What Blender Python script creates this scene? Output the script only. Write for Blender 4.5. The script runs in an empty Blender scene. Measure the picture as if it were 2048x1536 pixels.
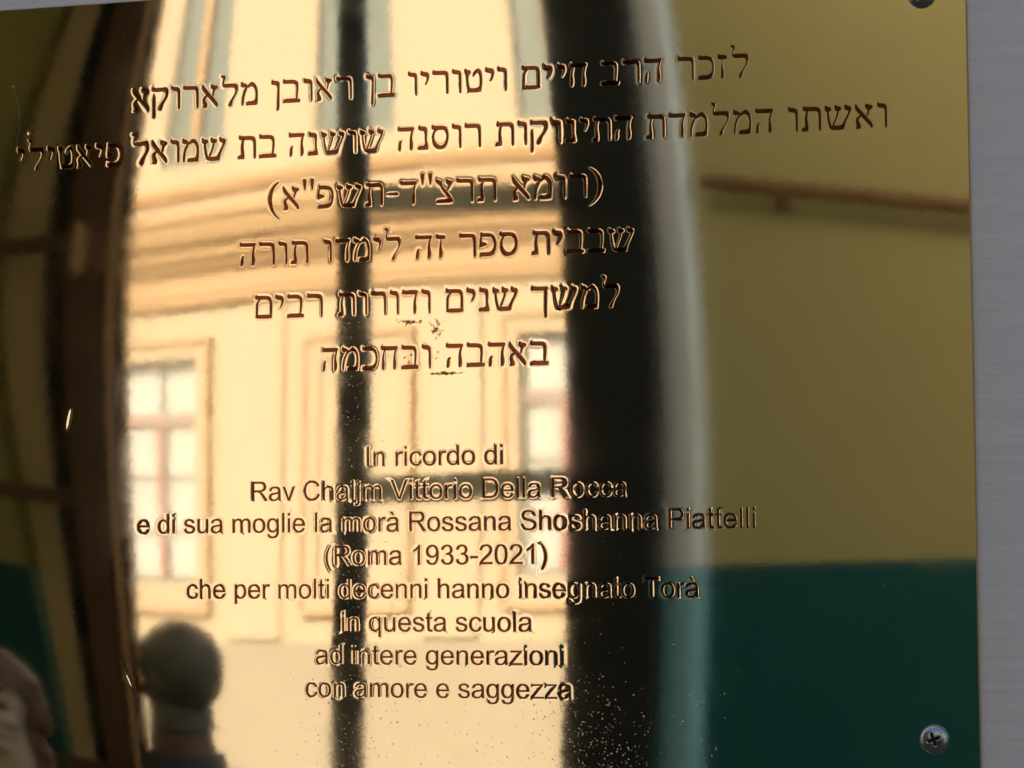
import bpy, bmesh, math, random
import numpy as np
from mathutils import Vector, Matrix
from mathutils.geometry import delaunay_2d_cdt

scene = bpy.context.scene
COL = scene.collection
random.seed(7)
rng = np.random.default_rng(11)

# ------------------------------------------------------------------ camera, sky, sun, exposure
EM = 0.0078            # the type size of the Italian lines, metres
Z0 = 1.961             # height of the plaque's layout origin above the hall floor
cam_d = bpy.data.cameras.new("camera")
cam = bpy.data.objects.new("camera", cam_d)
COL.objects.link(cam)
scene.camera = cam
R = Matrix(((0.9611607540425527, -0.012298749336236724, -0.2757149717608835),
            (0.024041557635625703, 0.9989401196970794, 0.039250997006918795),
            (0.2749400087197083, -0.04435513526468697, 0.9604377197824161)))
PB = Matrix(((1, 0, 0), (0, 0, -1), (0, 1, 0)))       # plaque axes -> world axes
rot = (PB @ R.transposed()).to_4x4()
cam.matrix_world = Matrix.Translation(Vector((29.593 * EM, -93.1385 * EM, Z0 - 1.4396 * EM))) @ rot
cam_d.sensor_width = 36.0
cam_d.lens = 5424.8 / 2048 * 36
cam_d.clip_start = 0.02
cam_d.clip_end = 400
cam_d.dof.use_dof = True
cam_d.dof.focus_distance = 0.755
cam_d.dof.aperture_fstop = 68

SUN_EL, SUN_AZ = math.radians(40), math.radians(22)     # azimuth from +Y (behind the plaque) towards -X
sun_dir = Vector((-math.sin(SUN_AZ) * math.cos(SUN_EL), math.cos(SUN_AZ) * math.cos(SUN_EL), math.sin(SUN_EL)))
world = bpy.data.worlds.new("World")
scene.world = world
world.use_nodes = True
wn = world.node_tree
wn.nodes.clear()
sky = wn.nodes.new("ShaderNodeTexSky"); sky.sky_type = 'NISHITA'; sky.sun_disc = False
sky.sun_elevation = SUN_EL
sky.sun_rotation = -SUN_AZ
sky.dust_density = 5.0; sky.air_density = .75; sky.ozone_density = .6
bg = wn.nodes.new("ShaderNodeBackground"); bg.inputs['Strength'].default_value = 0.15
wo = wn.nodes.new("ShaderNodeOutputWorld")
wn.links.new(sky.outputs[0], bg.inputs[0]); wn.links.new(bg.outputs[0], wo.inputs[0])
sd = bpy.data.lights.new("sun", 'SUN'); sd.energy = 2.3; sd.angle = math.radians(0.5); sd.color = (1, .93, .82)
sun = bpy.data.objects.new("sun", sd); COL.objects.link(sun)
sun.rotation_euler = sun_dir.to_track_quat('Z', 'Y').to_euler()
scene.view_settings.view_transform = 'Standard'
scene.view_settings.look = 'None'
scene.view_settings.gamma = 1
scene.view_settings.exposure = 1.05
scene.cycles.max_bounces = 8
scene.cycles.glossy_bounces = 5
scene.cycles.use_denoising = True

# ------------------------------------------------------------------ helpers
def tag(o, label=None, cat=None, group=None, kind=None):
    if label: o['label'] = label
    if cat: o['category'] = cat
    if group: o['group'] = group
    if kind: o['kind'] = kind
    return o

def empty(name, loc=(0, 0, 0), rz=0.0, parent=None):
    o = bpy.data.objects.new(name, None); COL.objects.link(o)
    o.location = loc; o.rotation_euler = (0, 0, rz); o.empty_display_size = .02
    if parent: o.parent = parent
    return o

def mesh_obj(name, verts, faces, mat, parent=None, smooth=False):
    me = bpy.data.meshes.new(name)
    me.from_pydata([tuple(v) for v in verts], [], faces)
    me.materials.append(mat)
    if smooth: me.polygons.foreach_set('use_smooth', [True] * len(me.polygons))
    me.update()
    o = bpy.data.objects.new(name, me); COL.objects.link(o)
    if parent: o.parent = parent
    return o

def bm_obj(name, bm, mat, parent=None, smooth=False):
    me = bpy.data.meshes.new(name); bm.to_mesh(me); bm.free()
    me.materials.append(mat)
    if smooth: me.polygons.foreach_set('use_smooth', [True] * len(me.polygons))
    o = bpy.data.objects.new(name, me); COL.objects.link(o)
    if parent: o.parent = parent
    return o

def add_box(bm, x0, x1, y0, y1, z0, z1, bev=0.0):
    vs = [bm.verts.new((x, y, z)) for z in (z0, z1) for y in (y0, y1) for x in (x0, x1)]
    fs = [(0, 2, 3, 1), (4, 5, 7, 6), (0, 1, 5, 4), (2, 6, 7, 3), (0, 4, 6, 2), (1, 3, 7, 5)]
    faces = [bm.faces.new([vs[i] for i in f]) for f in fs]
    if bev > 0:
        es = list({e for f in faces for e in f.edges})
        bmesh.ops.bevel(bm, geom=es, offset=bev, segments=2, affect='EDGES', profile=.6)

def box(name, x0, x1, y0, y1, z0, z1, mat, parent=None, bev=0.0):
    bm = bmesh.new(); add_box(bm, x0, x1, y0, y1, z0, z1, bev)
    return bm_obj(name, bm, mat, parent)

def profile_x(name, pts, x0, x1, mat, parent=None):
    """a moulding: profile in (y, z) run along x"""
    n = len(pts)
    v = [(x0, y, z) for y, z in pts] + [(x1, y, z) for y, z in pts]
    f = [(i, (i + 1) % n, n + (i + 1) % n, n + i) for i in range(n)] + [tuple(range(n))[::-1], tuple(range(n, 2 * n))]
    return mesh_obj(name, v, f, mat, parent)

def NT(name):
    m = bpy.data.materials.new(name); m.use_nodes = True
    nt = m.node_tree; b = nt.nodes['Principled BSDF']
    return m, nt, b

def paint(name, col, rough=.6, var=.06, scale=3.0, metallic=0.0, bump=0.0, spec=.5):
    """base colour with two scales of mottling and a fine relief"""
    m, nt, b = NT(name)
    tc = nt.nodes.new('ShaderNodeTexCoord')
    n1 = nt.nodes.new('ShaderNodeTexNoise'); n1.inputs['Scale'].default_value = scale; n1.inputs['Detail'].default_value = 6
    n2 = nt.nodes.new('ShaderNodeTexNoise'); n2.inputs['Scale'].default_value = scale * 9; n2.inputs['Detail'].default_value = 3
    for n in (n1, n2): nt.links.new(tc.outputs['Object'], n.inputs['Vector'])
    ad = nt.nodes.new('ShaderNodeMath'); ad.operation = 'ADD'
    nt.links.new(n1.outputs['Fac'], ad.inputs[0]); nt.links.new(n2.outputs['Fac'], ad.inputs[1])
    mr = nt.nodes.new('ShaderNodeMapRange')
    mr.inputs['From Min'].default_value = .6; mr.inputs['From Max'].default_value = 1.4
    mr.inputs['To Min'].default_value = 1 - var; mr.inputs['To Max'].default_value = 1 + var
    nt.links.new(ad.outputs[0], mr.inputs['Value'])
    vm = nt.nodes.new('ShaderNodeVectorMath'); vm.operation = 'SCALE'
    vm.inputs[0].default_value = col
    nt.links.new(mr.outputs[0], vm.inputs['Scale'])
    nt.links.new(vm.outputs[0], b.inputs['Base Color'])
    b.inputs['Roughness'].default_value = rough
    b.inputs['Metallic'].default_value = metallic
    b.inputs['Specular IOR Level'].default_value = spec
    if bump:
        bp = nt.nodes.new('ShaderNodeBump'); bp.inputs['Distance'].default_value = bump; bp.inputs['Strength'].default_value = .6
        nt.links.new(n2.outputs['Fac'], bp.inputs['Height']); nt.links.new(bp.outputs[0], b.inputs['Normal'])
    return m

def math_node(nt, op, a=None, b=None, clamp=False):
    n = nt.nodes.new('ShaderNodeMath'); n.operation = op; n.use_clamp = clamp
    for i, v in enumerate((a, b)):
        if v is None: continue
        if isinstance(v, (int, float)): n.inputs[i].default_value = v
        else: nt.links.new(v, n.inputs[i])
    return n.outputs[0]

# ------------------------------------------------------------------ materials of the plaque
def brass_material(name, base, rough, wave, stains):
    m, nt, b = NT(name)
    L = nt.links
    tc = nt.nodes.new('ShaderNodeTexCoord'); geo = nt.nodes.new('ShaderNodeNewGeometry')
    sc = nt.nodes.new('ShaderNodeVectorMath'); sc.operation = 'SCALE'; sc.inputs['Scale'].default_value = 1 / EM
    L.new(tc.outputs['Object'], sc.inputs[0])
    pos = sc.outputs[0]
    acc = None
    # rolled sheet: fine orange peel, a slower swell, and the polisher's horizontal lines
    for scale, amp, stretch, det in ((9.0, wave, (1, 1, 1), 1.5), (2.2, wave * .45, (1, 1, 1), 0.0), (3.4, wave * 1.0, (.10, 1, 8.0), 3.0)):
        mp = nt.nodes.new('ShaderNodeMapping'); mp.inputs['Scale'].default_value = stretch
        L.new(pos, mp.inputs['Vector'])
        n = nt.nodes.new('ShaderNodeTexNoise'); n.inputs['Scale'].default_value = scale; n.inputs['Detail'].default_value = det
        n.inputs['Roughness'].default_value = .5
        L.new(mp.outputs[0], n.inputs['Vector'])
        s = nt.nodes.new('ShaderNodeVectorMath'); s.operation = 'SUBTRACT'; s.inputs[1].default_value = (.5, .5, .5)
        L.new(n.outputs['Color'], s.inputs[0])
        k = nt.nodes.new('ShaderNodeVectorMath'); k.operation = 'MULTIPLY'
        k.inputs[1].default_value = (amp if stretch[2] == 1 else 0, 0, amp)
        L.new(s.outputs[0], k.inputs[0])
        if acc is None: acc = k.outputs[0]
        else:
            a = nt.nodes.new('ShaderNodeVectorMath'); a.operation = 'ADD'
            L.new(acc, a.inputs[0]); L.new(k.outputs[0], a.inputs[1]); acc = a.outputs[0]
    a = nt.nodes.new('ShaderNodeVectorMath'); a.operation = 'ADD'
    L.new(geo.outputs['Normal'], a.inputs[0]); L.new(acc, a.inputs[1])
    nz = nt.nodes.new('ShaderNodeVectorMath'); nz.operation = 'NORMALIZE'; L.new(a.outputs[0], nz.inputs[0])
    L.new(nz.outputs[0], b.inputs['Normal'])
    b.inputs['Metallic'].default_value = 1
    b.inputs['Base Color'].default_value = (*base, 1)
    b.inputs['Roughness'].default_value = rough
    if stains:
        sx = nt.nodes.new('ShaderNodeSeparateXYZ'); L.new(pos, sx.inputs[0])
        n = nt.nodes.new('ShaderNodeTexNoise'); n.inputs['Scale'].default_value = 5.5; n.inputs['Detail'].default_value = 3
        L.new(pos, n.inputs['Vector'])
        total = None
        for cx, cy, rx, ry, st in stains:
            dx = math_node(nt, 'MULTIPLY', math_node(nt, 'SUBTRACT', sx.outputs['X'], cx), 1 / rx)
            dy = math_node(nt, 'MULTIPLY', math_node(nt, 'SUBTRACT', sx.outputs['Z'], cy), 1 / ry)
            d = math_node(nt, 'ADD', math_node(nt, 'MULTIPLY', dx, dx), math_node(nt, 'MULTIPLY', dy, dy))
            w = math_node(nt, 'MULTIPLY', math_node(nt, 'SUBTRACT', 1.0, d, True), st)
            total = w if total is None else math_node(nt, 'MAXIMUM', total, w)
        v = math_node(nt, 'ADD', total, n.outputs['Fac'])
        mr = nt.nodes.new('ShaderNodeMapRange'); mr.inputs['From Min'].default_value = .82; mr.inputs['From Max'].default_value = 1.0
        L.new(v, mr.inputs['Value'])
        mx = nt.nodes.new('ShaderNodeMix'); mx.data_type = 'RGBA'
        mx.inputs['A'].default_value = (*base, 1); mx.inputs['B'].default_value = (.30, .17, .075, 1)
        L.new(mr.outputs[0], mx.inputs['Factor']); L.new(mx.outputs['Result'], b.inputs['Base Color'])
        n3 = nt.nodes.new('ShaderNodeTexNoise'); n3.inputs['Scale'].default_value = .35; n3.inputs['Detail'].default_value = 5; n3.inputs['Distortion'].default_value = 1.2
        L.new(pos, n3.inputs['Vector'])
        r3 = nt.nodes.new('ShaderNodeMapRange'); r3.inputs['From Min'].default_value = .35; r3.inputs['From Max'].default_value = .7
        r3.inputs['To Min'].default_value = rough * .85; r3.inputs['To Max'].default_value = rough * 1.5     # wiping haze
        L.new(n3.outputs['Fac'], r3.inputs['Value'])
        r2 = nt.nodes.new('ShaderNodeMapRange'); L.new(r3.outputs[0], r2.inputs['To Min']); r2.inputs['To Max'].default_value = .35
        L.new(mr.outputs[0], r2.inputs['Value']); L.new(r2.outputs[0], b.inputs['Roughness'])
    return m

STAINS = [(-.95, 5.22, .95, .28, .38), (.15, 4.95, .42, .62, .42), (-.35, 4.3, .5, .3, .30), (-.9, 3.9, .45, .45, .34),
          (.1, 3.95, .3, .35, .34), (.45, 3.3, 1.0, .12, .50), (-.2, 3.42, .5, .2, .26), (10.6, -.3, .15, .12, .3), (12.3, -.5, .12, .12, .3)]
M_brass = brass_material("polished_brass", (.93, .85, .66), .023, .00120, STAINS)
M_cut = brass_material("engraved_brown_brass", (.155, .050, .024), .05, .003, None)
M_edge = brass_material("cut_brass_edge", (.55, .36, .16), .3, .004, None)
def steel():
    m, nt, b = NT("screw_steel")
    b.inputs['Metallic'].default_value = 1; b.inputs['Base Color'].default_value = (.38, .40, .38, 1)
    n = nt.nodes.new('ShaderNodeTexNoise'); n.inputs['Scale'].default_value = 900; n.inputs['Detail'].default_value = 4
    tc = nt.nodes.new('ShaderNodeTexCoord'); nt.links.new(tc.outputs['Object'], n.inputs['Vector'])
    mr = nt.nodes.new('ShaderNodeMapRange'); mr.inputs['To Min'].default_value = .12; mr.inputs['To Max'].default_value = .38
    nt.links.new(n.outputs['Fac'], mr.inputs['Value']); nt.links.new(mr.outputs[0], b.inputs['Roughness'])
    bp = nt.nodes.new('ShaderNodeBump'); bp.inputs['Distance'].default_value = .00012; bp.inputs['Strength'].default_value = .5
    nt.links.new(n.outputs['Fac'], bp.inputs['Height']); nt.links.new(bp.outputs[0], b.inputs['Normal'])
    return m
M_steel = steel()
M_recess = paint("screw_recess", (.03, .035, .038), .5, .2, 400, metallic=.6)
def alu():
    m, nt, b = NT("brushed_aluminium")
    L = nt.links
    tc = nt.nodes.new('ShaderNodeTexCoord')
    mp = nt.nodes.new('ShaderNodeMapping'); mp.inputs['Scale'].default_value = (14, 1, 620)
    L.new(tc.outputs['Object'], mp.inputs[0])
    n = nt.nodes.new('ShaderNodeTexNoise'); n.inputs['Scale'].default_value = 1.6; n.inputs['Detail'].default_value = 6; n.inputs['Roughness'].default_value = .7
    n.inputs['Distortion'].default_value = .35
    L.new(mp.outputs[0], n.inputs['Vector'])
    n2 = nt.nodes.new('ShaderNodeTexNoise'); n2.inputs['Scale'].default_value = 1500; n2.inputs['Detail'].default_value = 2
    L.new(tc.outputs['Object'], n2.inputs['Vector'])
    av = math_node(nt, 'ADD', math_node(nt, 'MULTIPLY', n.outputs['Fac'], .7), math_node(nt, 'MULTIPLY', n2.outputs['Fac'], .3))
    cr = nt.nodes.new('ShaderNodeValToRGB')
    cr.color_ramp.elements[0].position = .3; cr.color_ramp.elements[0].color = (.74, .71, .70, 1)
    cr.color_ramp.elements[1].position = .7; cr.color_ramp.elements[1].color = (.90, .87, .85, 1)
    L.new(av, cr.inputs[0]); L.new(cr.outputs[0], b.inputs['Base Color'])
    b.inputs['Metallic'].default_value = .2; b.inputs['Roughness'].default_value = .55
    bp = nt.nodes.new('ShaderNodeBump'); bp.inputs['Distance'].default_value = .0001; bp.inputs['Strength'].default_value = .5
    L.new(n.outputs['Fac'], bp.inputs['Height']); L.new(bp.outputs[0], b.inputs['Normal'])
    return m
M_alu = alu()

# ------------------------------------------------------------------ lettering outlines
# Italian lines: outlines in 1/2048 em, M/L/Q path language
LAT = {
'I': ("569", "M191,0 L385,0 L385,1466 L191,1466"),
'l': ("455", "M131,0 L311,0 L311,1466 L131,1466"),
'i': ("455", "M136,0 L316,0 L316,1062 L136,1062 M136,1259 L316,1259 L316,1466 L136,1466"),
'j': ("455", "M134,1256 L314,1256 L314,1466 L134,1466 M-94,-407 L-60,-254 Q-6,-268 25,-268 Q80,-268 107,-231.5 Q134,-195 134,-49 L134,1062 L314,1062 L314,-53 Q314,-249 263,-326 Q198,-426 47,-426 Q-26,-426 -94,-407"),
'n': ("1139", "M135,0 L135,1062 L297,1062 L297,911 Q414,1086 635,1086 Q731,1086 811,1051 Q892,1017 932,961 Q972,905 988,828 Q998,778 998,653 L998,0 L818,0 L818,646 Q818,756 797,810 Q776,865 722,897 Q669,930 597,930 Q482,930 398,857 Q315,784 315,580 L315,0"),
'h': ("1139", "M135,0 L135,1466 L315,1466 L315,940 Q441,1086 633,1086 Q751,1086 838,1039 Q925,993 962,911 Q1000,829 1000,673 L1000,0 L820,0 L820,673 Q820,808 761,869 Q703,931 596,931 Q516,931 445,889 Q375,848 345,777 Q315,706 315,581 L315,0"),
'm': ("1706", "M135,0 L135,1062 L296,1062 L296,913 Q346,991 429,1038 Q512,1086 618,1086 Q736,1086 811,1037 Q887,988 918,900 Q1044,1086 1246,1086 Q1404,1086 1489,998 Q1574,911 1574,729 L1574,0 L1395,0 L1395,669 Q1395,777 1377,824 Q1360,872 1314,901 Q1268,930 1206,930 Q1094,930 1020,855 Q946,781 946,617 L946,0 L766,0 L766,690 Q766,810 722,870 Q678,930 578,930 Q502,930 437,890 Q373,850 344,773 Q315,696 315,551 L315,0"),
'u': ("1139", "M831,0 L831,156 Q707,-24 494,-24 Q400,-24 318,12 Q237,48 197,102 Q158,157 142,236 Q131,289 131,404 L131,1062 L311,1062 L311,473 Q311,332 322,283 Q339,212 394,171 Q449,131 530,131 Q611,131 682,172 Q753,214 782,285 Q812,357 812,493 L812,1062 L992,1062 L992,0"),
'r': ("682", "M133,0 L133,1062 L295,1062 L295,901 Q357,1014 409,1050 Q462,1086 525,1086 Q616,1086 710,1028 L648,861 Q582,900 516,900 Q457,900 410,864 Q363,829 343,766 Q313,670 313,556 L313,0"),
'o': ("1139", "M68,531 Q68,826 232,968 Q369,1086 566,1086 Q785,1086 924,942 Q1063,799 1063,546 Q1063,341 1001,223 Q940,106 822,41 Q705,-24 566,-24 Q343,-24 205,119 Q68,262 68,531 M253,531 Q253,327 342,225 Q431,124 566,124 Q700,124 789,226 Q878,328 878,537 Q878,734 788,835 Q699,937 566,937 Q431,937 342,836 Q253,735 253,531"),
'c': ("1024", "M828,389 L1005,366 Q976,183 856,79 Q737,-24 563,-24 Q345,-24 212,118 Q80,261 80,527 Q80,699 137,828 Q194,957 310,1021 Q427,1086 564,1086 Q737,1086 847,998 Q957,911 988,750 L813,723 Q788,830 724,884 Q661,938 571,938 Q435,938 350,840 Q265,743 265,532 Q265,318 347,221 Q429,124 561,124 Q667,124 738,189 Q809,254 828,389"),
'e': ("1139", "M862,342 L1048,319 Q1004,156 885,66 Q766,-24 581,-24 Q348,-24 211,119 Q75,263 75,522 Q75,790 213,938 Q351,1086 571,1086 Q784,1086 919,941 Q1054,796 1054,533 L1053,485 L261,485 Q271,310 360,217 Q449,124 582,124 Q681,124 751,176 Q821,228 862,342 M271,633 L864,633 Q852,767 796,834 Q710,938 573,938 Q449,938 364,855 Q280,772 271,633"),
'd': ("1139", "M824,0 L824,134 Q723,-24 527,-24 Q400,-24 293,46 Q187,116 128,241 Q70,367 70,530 Q70,689 123,818 Q176,948 282,1017 Q388,1086 519,1086 Q615,1086 690,1045 Q765,1005 812,940 L812,1466 L991,1466 L991,0 M255,530 Q255,326 341,225 Q427,124 544,124 Q662,124 744,220 Q827,317 827,515 Q827,733 743,835 Q659,937 536,937 Q416,937 335,839 Q255,741 255,530"),
'q': ("1139", "M811,-407 L811,113 Q769,54 693,15 Q618,-24 533,-24 Q344,-24 207,127 Q71,278 71,541 Q71,701 126,828 Q182,955 287,1020 Q393,1086 519,1086 Q716,1086 829,920 L829,1062 L991,1062 L991,-407 M256,548 Q256,343 342,240 Q428,138 548,138 Q663,138 746,235 Q829,333 829,532 Q829,744 741,851 Q654,958 536,958 Q419,958 337,858 Q256,759 256,548"),
'p': ("1139", "M135,-407 L135,1062 L299,1062 L299,924 Q357,1005 430,1045 Q503,1086 607,1086 Q743,1086 847,1016 Q951,946 1004,818 Q1057,691 1057,539 Q1057,376 998,245 Q940,115 828,45 Q717,-24 594,-24 Q504,-24 432,14 Q361,52 315,110 L315,-407 M298,525 Q298,320 381,222 Q464,124 582,124 Q702,124 787,225 Q873,327 873,540 Q873,743 789,844 Q706,945 590,945 Q475,945 386,837 Q298,730 298,525"),
'g': ("1139", "M102,-88 L277,-114 Q288,-195 338,-232 Q405,-282 521,-282 Q646,-282 714,-232 Q782,-182 806,-92 Q820,-37 819,139 Q701,0 525,0 Q306,0 186,158 Q66,316 66,537 Q66,689 121,817 Q176,946 280,1016 Q385,1086 526,1086 Q714,1086 836,934 L836,1062 L1002,1062 L1002,144 Q1002,-104 951,-207 Q901,-311 791,-371 Q682,-431 522,-431 Q332,-431 215,-345 Q98,-260 102,-88 M251,550 Q251,341 334,245 Q417,149 542,149 Q666,149 750,244 Q834,340 834,544 Q834,739 747,838 Q661,937 539,937 Q419,937 335,839 Q251,742 251,550"),
'a': ("1139", "M828,131 Q728,46 635,11 Q543,-24 437,-24 Q262,-24 168,61 Q74,147 74,280 Q74,358 109,422 Q145,487 202,526 Q260,565 332,585 Q385,599 492,612 Q710,638 813,674 L814,721 Q814,831 763,876 Q694,937 558,937 Q431,937 370,892 Q310,848 281,735 L105,759 Q129,872 184,941 Q239,1011 343,1048 Q447,1086 584,1086 Q720,1086 805,1054 Q890,1022 930,973 Q970,925 986,851 Q995,805 995,685 L995,445 Q995,194 1006,127 Q1018,61 1052,0 L864,0 Q836,56 828,131 M813,533 Q715,493 519,465 Q408,449 362,429 Q316,409 291,370 Q266,332 266,285 Q266,213 320,165 Q375,117 480,117 Q584,117 665,162 Q746,208 784,287 Q813,348 813,467"),
'v': ("1024", "M430,0 L26,1062 L216,1062 L444,426 Q481,323 512,212 Q536,296 579,414 L815,1062 L1000,1062 L598,0"),
's': ("1024", "M63,317 L241,345 Q256,238 324,181 Q393,124 516,124 Q640,124 700,174 Q760,225 760,293 Q760,354 707,389 Q670,413 523,450 Q325,500 248,536 Q172,573 132,637 Q93,702 93,780 Q93,851 125,911 Q158,972 214,1012 Q256,1043 328,1064 Q401,1086 484,1086 Q609,1086 703,1050 Q798,1014 843,952 Q888,891 905,788 L729,764 Q717,846 659,892 Q602,938 497,938 Q373,938 320,897 Q267,856 267,801 Q267,766 289,738 Q311,709 358,690 Q385,680 517,644 Q708,593 783,560 Q859,528 902,466 Q945,404 945,312 Q945,222 892,142 Q840,63 741,19 Q642,-24 517,-24 Q310,-24 201,62 Q93,148 63,317"),
't': ("569", "M528,161 L554,2 Q478,-14 418,-14 Q320,-14 266,17 Q212,48 190,98 Q168,149 168,311 L168,922 L36,922 L36,1062 L168,1062 L168,1325 L347,1433 L347,1062 L528,1062 L528,922 L347,922 L347,301 Q347,224 356,202 Q366,180 387,167 Q409,154 449,154 Q479,154 528,161"),
'z': ("1024", "M40,0 L40,146 L716,922 Q601,916 513,916 L80,916 L80,1062 L948,1062 L948,943 L373,269 L262,146 Q383,155 489,155 L980,155 L980,0"),
'R': ("1479", "M161,0 L161,1466 L811,1466 Q1007,1466 1109,1426 Q1211,1387 1272,1287 Q1333,1187 1333,1066 Q1333,910 1232,803 Q1131,696 920,667 Q997,630 1037,594 Q1122,516 1198,399 L1453,0 L1209,0 L1015,305 Q930,437 875,507 Q820,577 776,605 Q733,633 688,644 Q655,651 580,651 L355,651 L355,0 M355,819 L772,819 Q905,819 980,846 Q1055,874 1094,934 Q1133,995 1133,1066 Q1133,1170 1057,1237 Q982,1304 819,1304 L355,1304"),
'P': ("1366", "M158,0 L158,1466 L711,1466 Q857,1466 934,1452 Q1042,1434 1115,1383 Q1188,1333 1232,1242 Q1277,1151 1277,1042 Q1277,855 1158,725 Q1039,596 728,596 L352,596 L352,0 M352,769 L731,769 Q919,769 998,839 Q1077,909 1077,1036 Q1077,1128 1030,1193 Q984,1259 908,1280 Q859,1293 727,1293 L352,1293"),
'D': ("1479", "M158,0 L158,1466 L663,1466 Q834,1466 924,1445 Q1050,1416 1139,1340 Q1255,1242 1312,1089 Q1370,937 1370,741 Q1370,574 1331,445 Q1292,316 1231,231 Q1170,147 1097,98 Q1025,50 922,25 Q820,0 687,0 M352,173 L665,173 Q810,173 892,200 Q975,227 1024,276 Q1093,345 1131,461 Q1170,578 1170,744 Q1170,974 1094,1097 Q1019,1221 911,1263 Q833,1293 660,1293 L352,1293"),
'C': ("1479", "M1204,514 L1398,465 Q1337,226 1178,100 Q1020,-25 791,-25 Q554,-25 405,71 Q257,168 179,351 Q102,534 102,744 Q102,973 189,1143 Q277,1314 438,1402 Q600,1491 794,1491 Q1014,1491 1164,1379 Q1314,1267 1373,1064 L1182,1019 Q1131,1179 1034,1252 Q937,1325 790,1325 Q621,1325 507,1244 Q394,1163 348,1026 Q302,890 302,745 Q302,558 356,418 Q411,279 526,210 Q641,141 775,141 Q938,141 1051,235 Q1164,329 1204,514"),
'S': ("1366", "M92,471 L275,487 Q288,377 335,306 Q383,236 483,192 Q583,149 708,149 Q819,149 904,182 Q989,215 1030,272 Q1072,330 1072,398 Q1072,467 1032,518 Q992,570 900,605 Q841,628 639,676 Q437,725 356,768 Q251,823 199,904 Q148,986 148,1087 Q148,1198 211,1294 Q274,1391 395,1441 Q516,1491 664,1491 Q827,1491 951,1438 Q1076,1386 1143,1284 Q1210,1182 1215,1053 L1029,1039 Q1014,1178 927,1249 Q841,1320 672,1320 Q496,1320 415,1255 Q335,1191 335,1100 Q335,1021 392,970 Q448,919 684,865 Q921,812 1009,772 Q1137,713 1198,622 Q1259,532 1259,414 Q1259,297 1192,193 Q1125,90 999,32 Q874,-25 717,-25 Q518,-25 383,33 Q249,91 172,207 Q96,324 92,471"),
'T': ("1251", "M531,0 L531,1293 L48,1293 L48,1466 L1210,1466 L1210,1293 L725,1293 L725,0"),
'V': ("1366", "M577,0 L9,1466 L219,1466 L600,401 Q646,273 677,161 Q711,281 756,401 L1152,1466 L1350,1466 L776,0"),
'1': ("1139", "M763,0 L583,0 L583,1147 Q518,1085 412,1023 Q307,961 223,930 L223,1104 Q374,1175 487,1276 Q600,1377 647,1472 L763,1472"),
'2': ("1139", "M1031,173 L1031,0 L62,0 Q60,65 83,125 Q120,224 201,320 Q283,416 437,542 Q676,738 760,852 Q844,967 844,1069 Q844,1176 767,1249 Q691,1323 568,1323 Q438,1323 360,1245 Q282,1167 281,1029 L96,1048 Q115,1255 239,1363 Q363,1472 572,1472 Q783,1472 906,1355 Q1029,1238 1029,1065 Q1029,977 993,892 Q957,807 873,713 Q790,619 596,455 Q434,319 388,270 Q342,222 312,173"),
'3': ("1139", "M86,387 L266,411 Q297,258 371,190 Q446,123 553,123 Q680,123 767,211 Q855,299 855,429 Q855,553 774,633 Q693,714 568,714 Q517,714 441,694 L461,852 L490,850 Q605,850 697,910 Q789,970 789,1095 Q789,1194 722,1259 Q655,1324 549,1324 Q444,1324 374,1258 Q304,1192 284,1060 L104,1092 Q137,1273 254,1372 Q371,1472 545,1472 Q665,1472 766,1420 Q867,1369 920,1280 Q974,1191 974,1091 Q974,996 923,918 Q872,840 772,794 Q902,764 974,669 Q1046,575 1046,433 Q1046,241 906,107 Q766,-26 552,-26 Q359,-26 231,89 Q104,204 86,387"),
'9': ("1139", "M112,339 L285,355 Q307,233 369,178 Q431,123 528,123 Q611,123 673,161 Q736,199 776,262 Q816,326 843,434 Q870,542 870,654 L869,690 Q815,604 721,550 Q628,497 519,497 Q337,497 211,629 Q85,761 85,977 Q85,1200 216,1336 Q348,1472 546,1472 Q689,1472 807,1395 Q926,1318 987,1175 Q1049,1033 1049,763 Q1049,482 988,315 Q927,149 806,62 Q686,-25 524,-25 Q352,-25 243,70 Q134,166 112,339 M849,986 Q849,1141 766,1232 Q684,1323 568,1323 Q448,1323 359,1225 Q270,1127 270,971 Q270,831 354,743 Q439,656 563,656 Q688,656 768,743 Q849,831 849,986"),
'0': ("1139", "M85,723 Q85,983 138,1141 Q192,1300 297,1386 Q403,1472 563,1472 Q681,1472 770,1424 Q859,1377 917,1287 Q975,1198 1008,1069 Q1041,941 1041,723 Q1041,465 988,306 Q935,148 829,61 Q724,-25 563,-25 Q351,-25 230,127 Q85,310 85,723 M270,723 Q270,362 354,242 Q439,123 563,123 Q687,123 771,243 Q856,363 856,723 Q856,1085 771,1204 Q687,1323 561,1323 Q437,1323 363,1218 Q270,1084 270,723"),
'-': ("682", "M65,440 L618,440 L618,621 L65,621"),
'(': ("682", "M479,-431 Q330,-243 227,9 Q124,261 124,531 Q124,769 201,987 Q291,1240 479,1491 L608,1491 Q487,1283 448,1194 Q387,1056 352,906 Q309,719 309,530 Q309,49 608,-431"),
')': ("682", "M253,-431 L124,-431 Q423,49 423,530 Q423,718 380,903 Q346,1053 285,1191 Q246,1281 124,1491 L253,1491 Q441,1240 531,987 Q608,769 608,531 Q608,261 504,9 Q401,-243 253,-431"),
' ': ("569", ""),
}
LAT['à'] = ("1139", LAT['a'][1] + " M313,1486 L556,1486 L689,1207 L543,1207")

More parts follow.
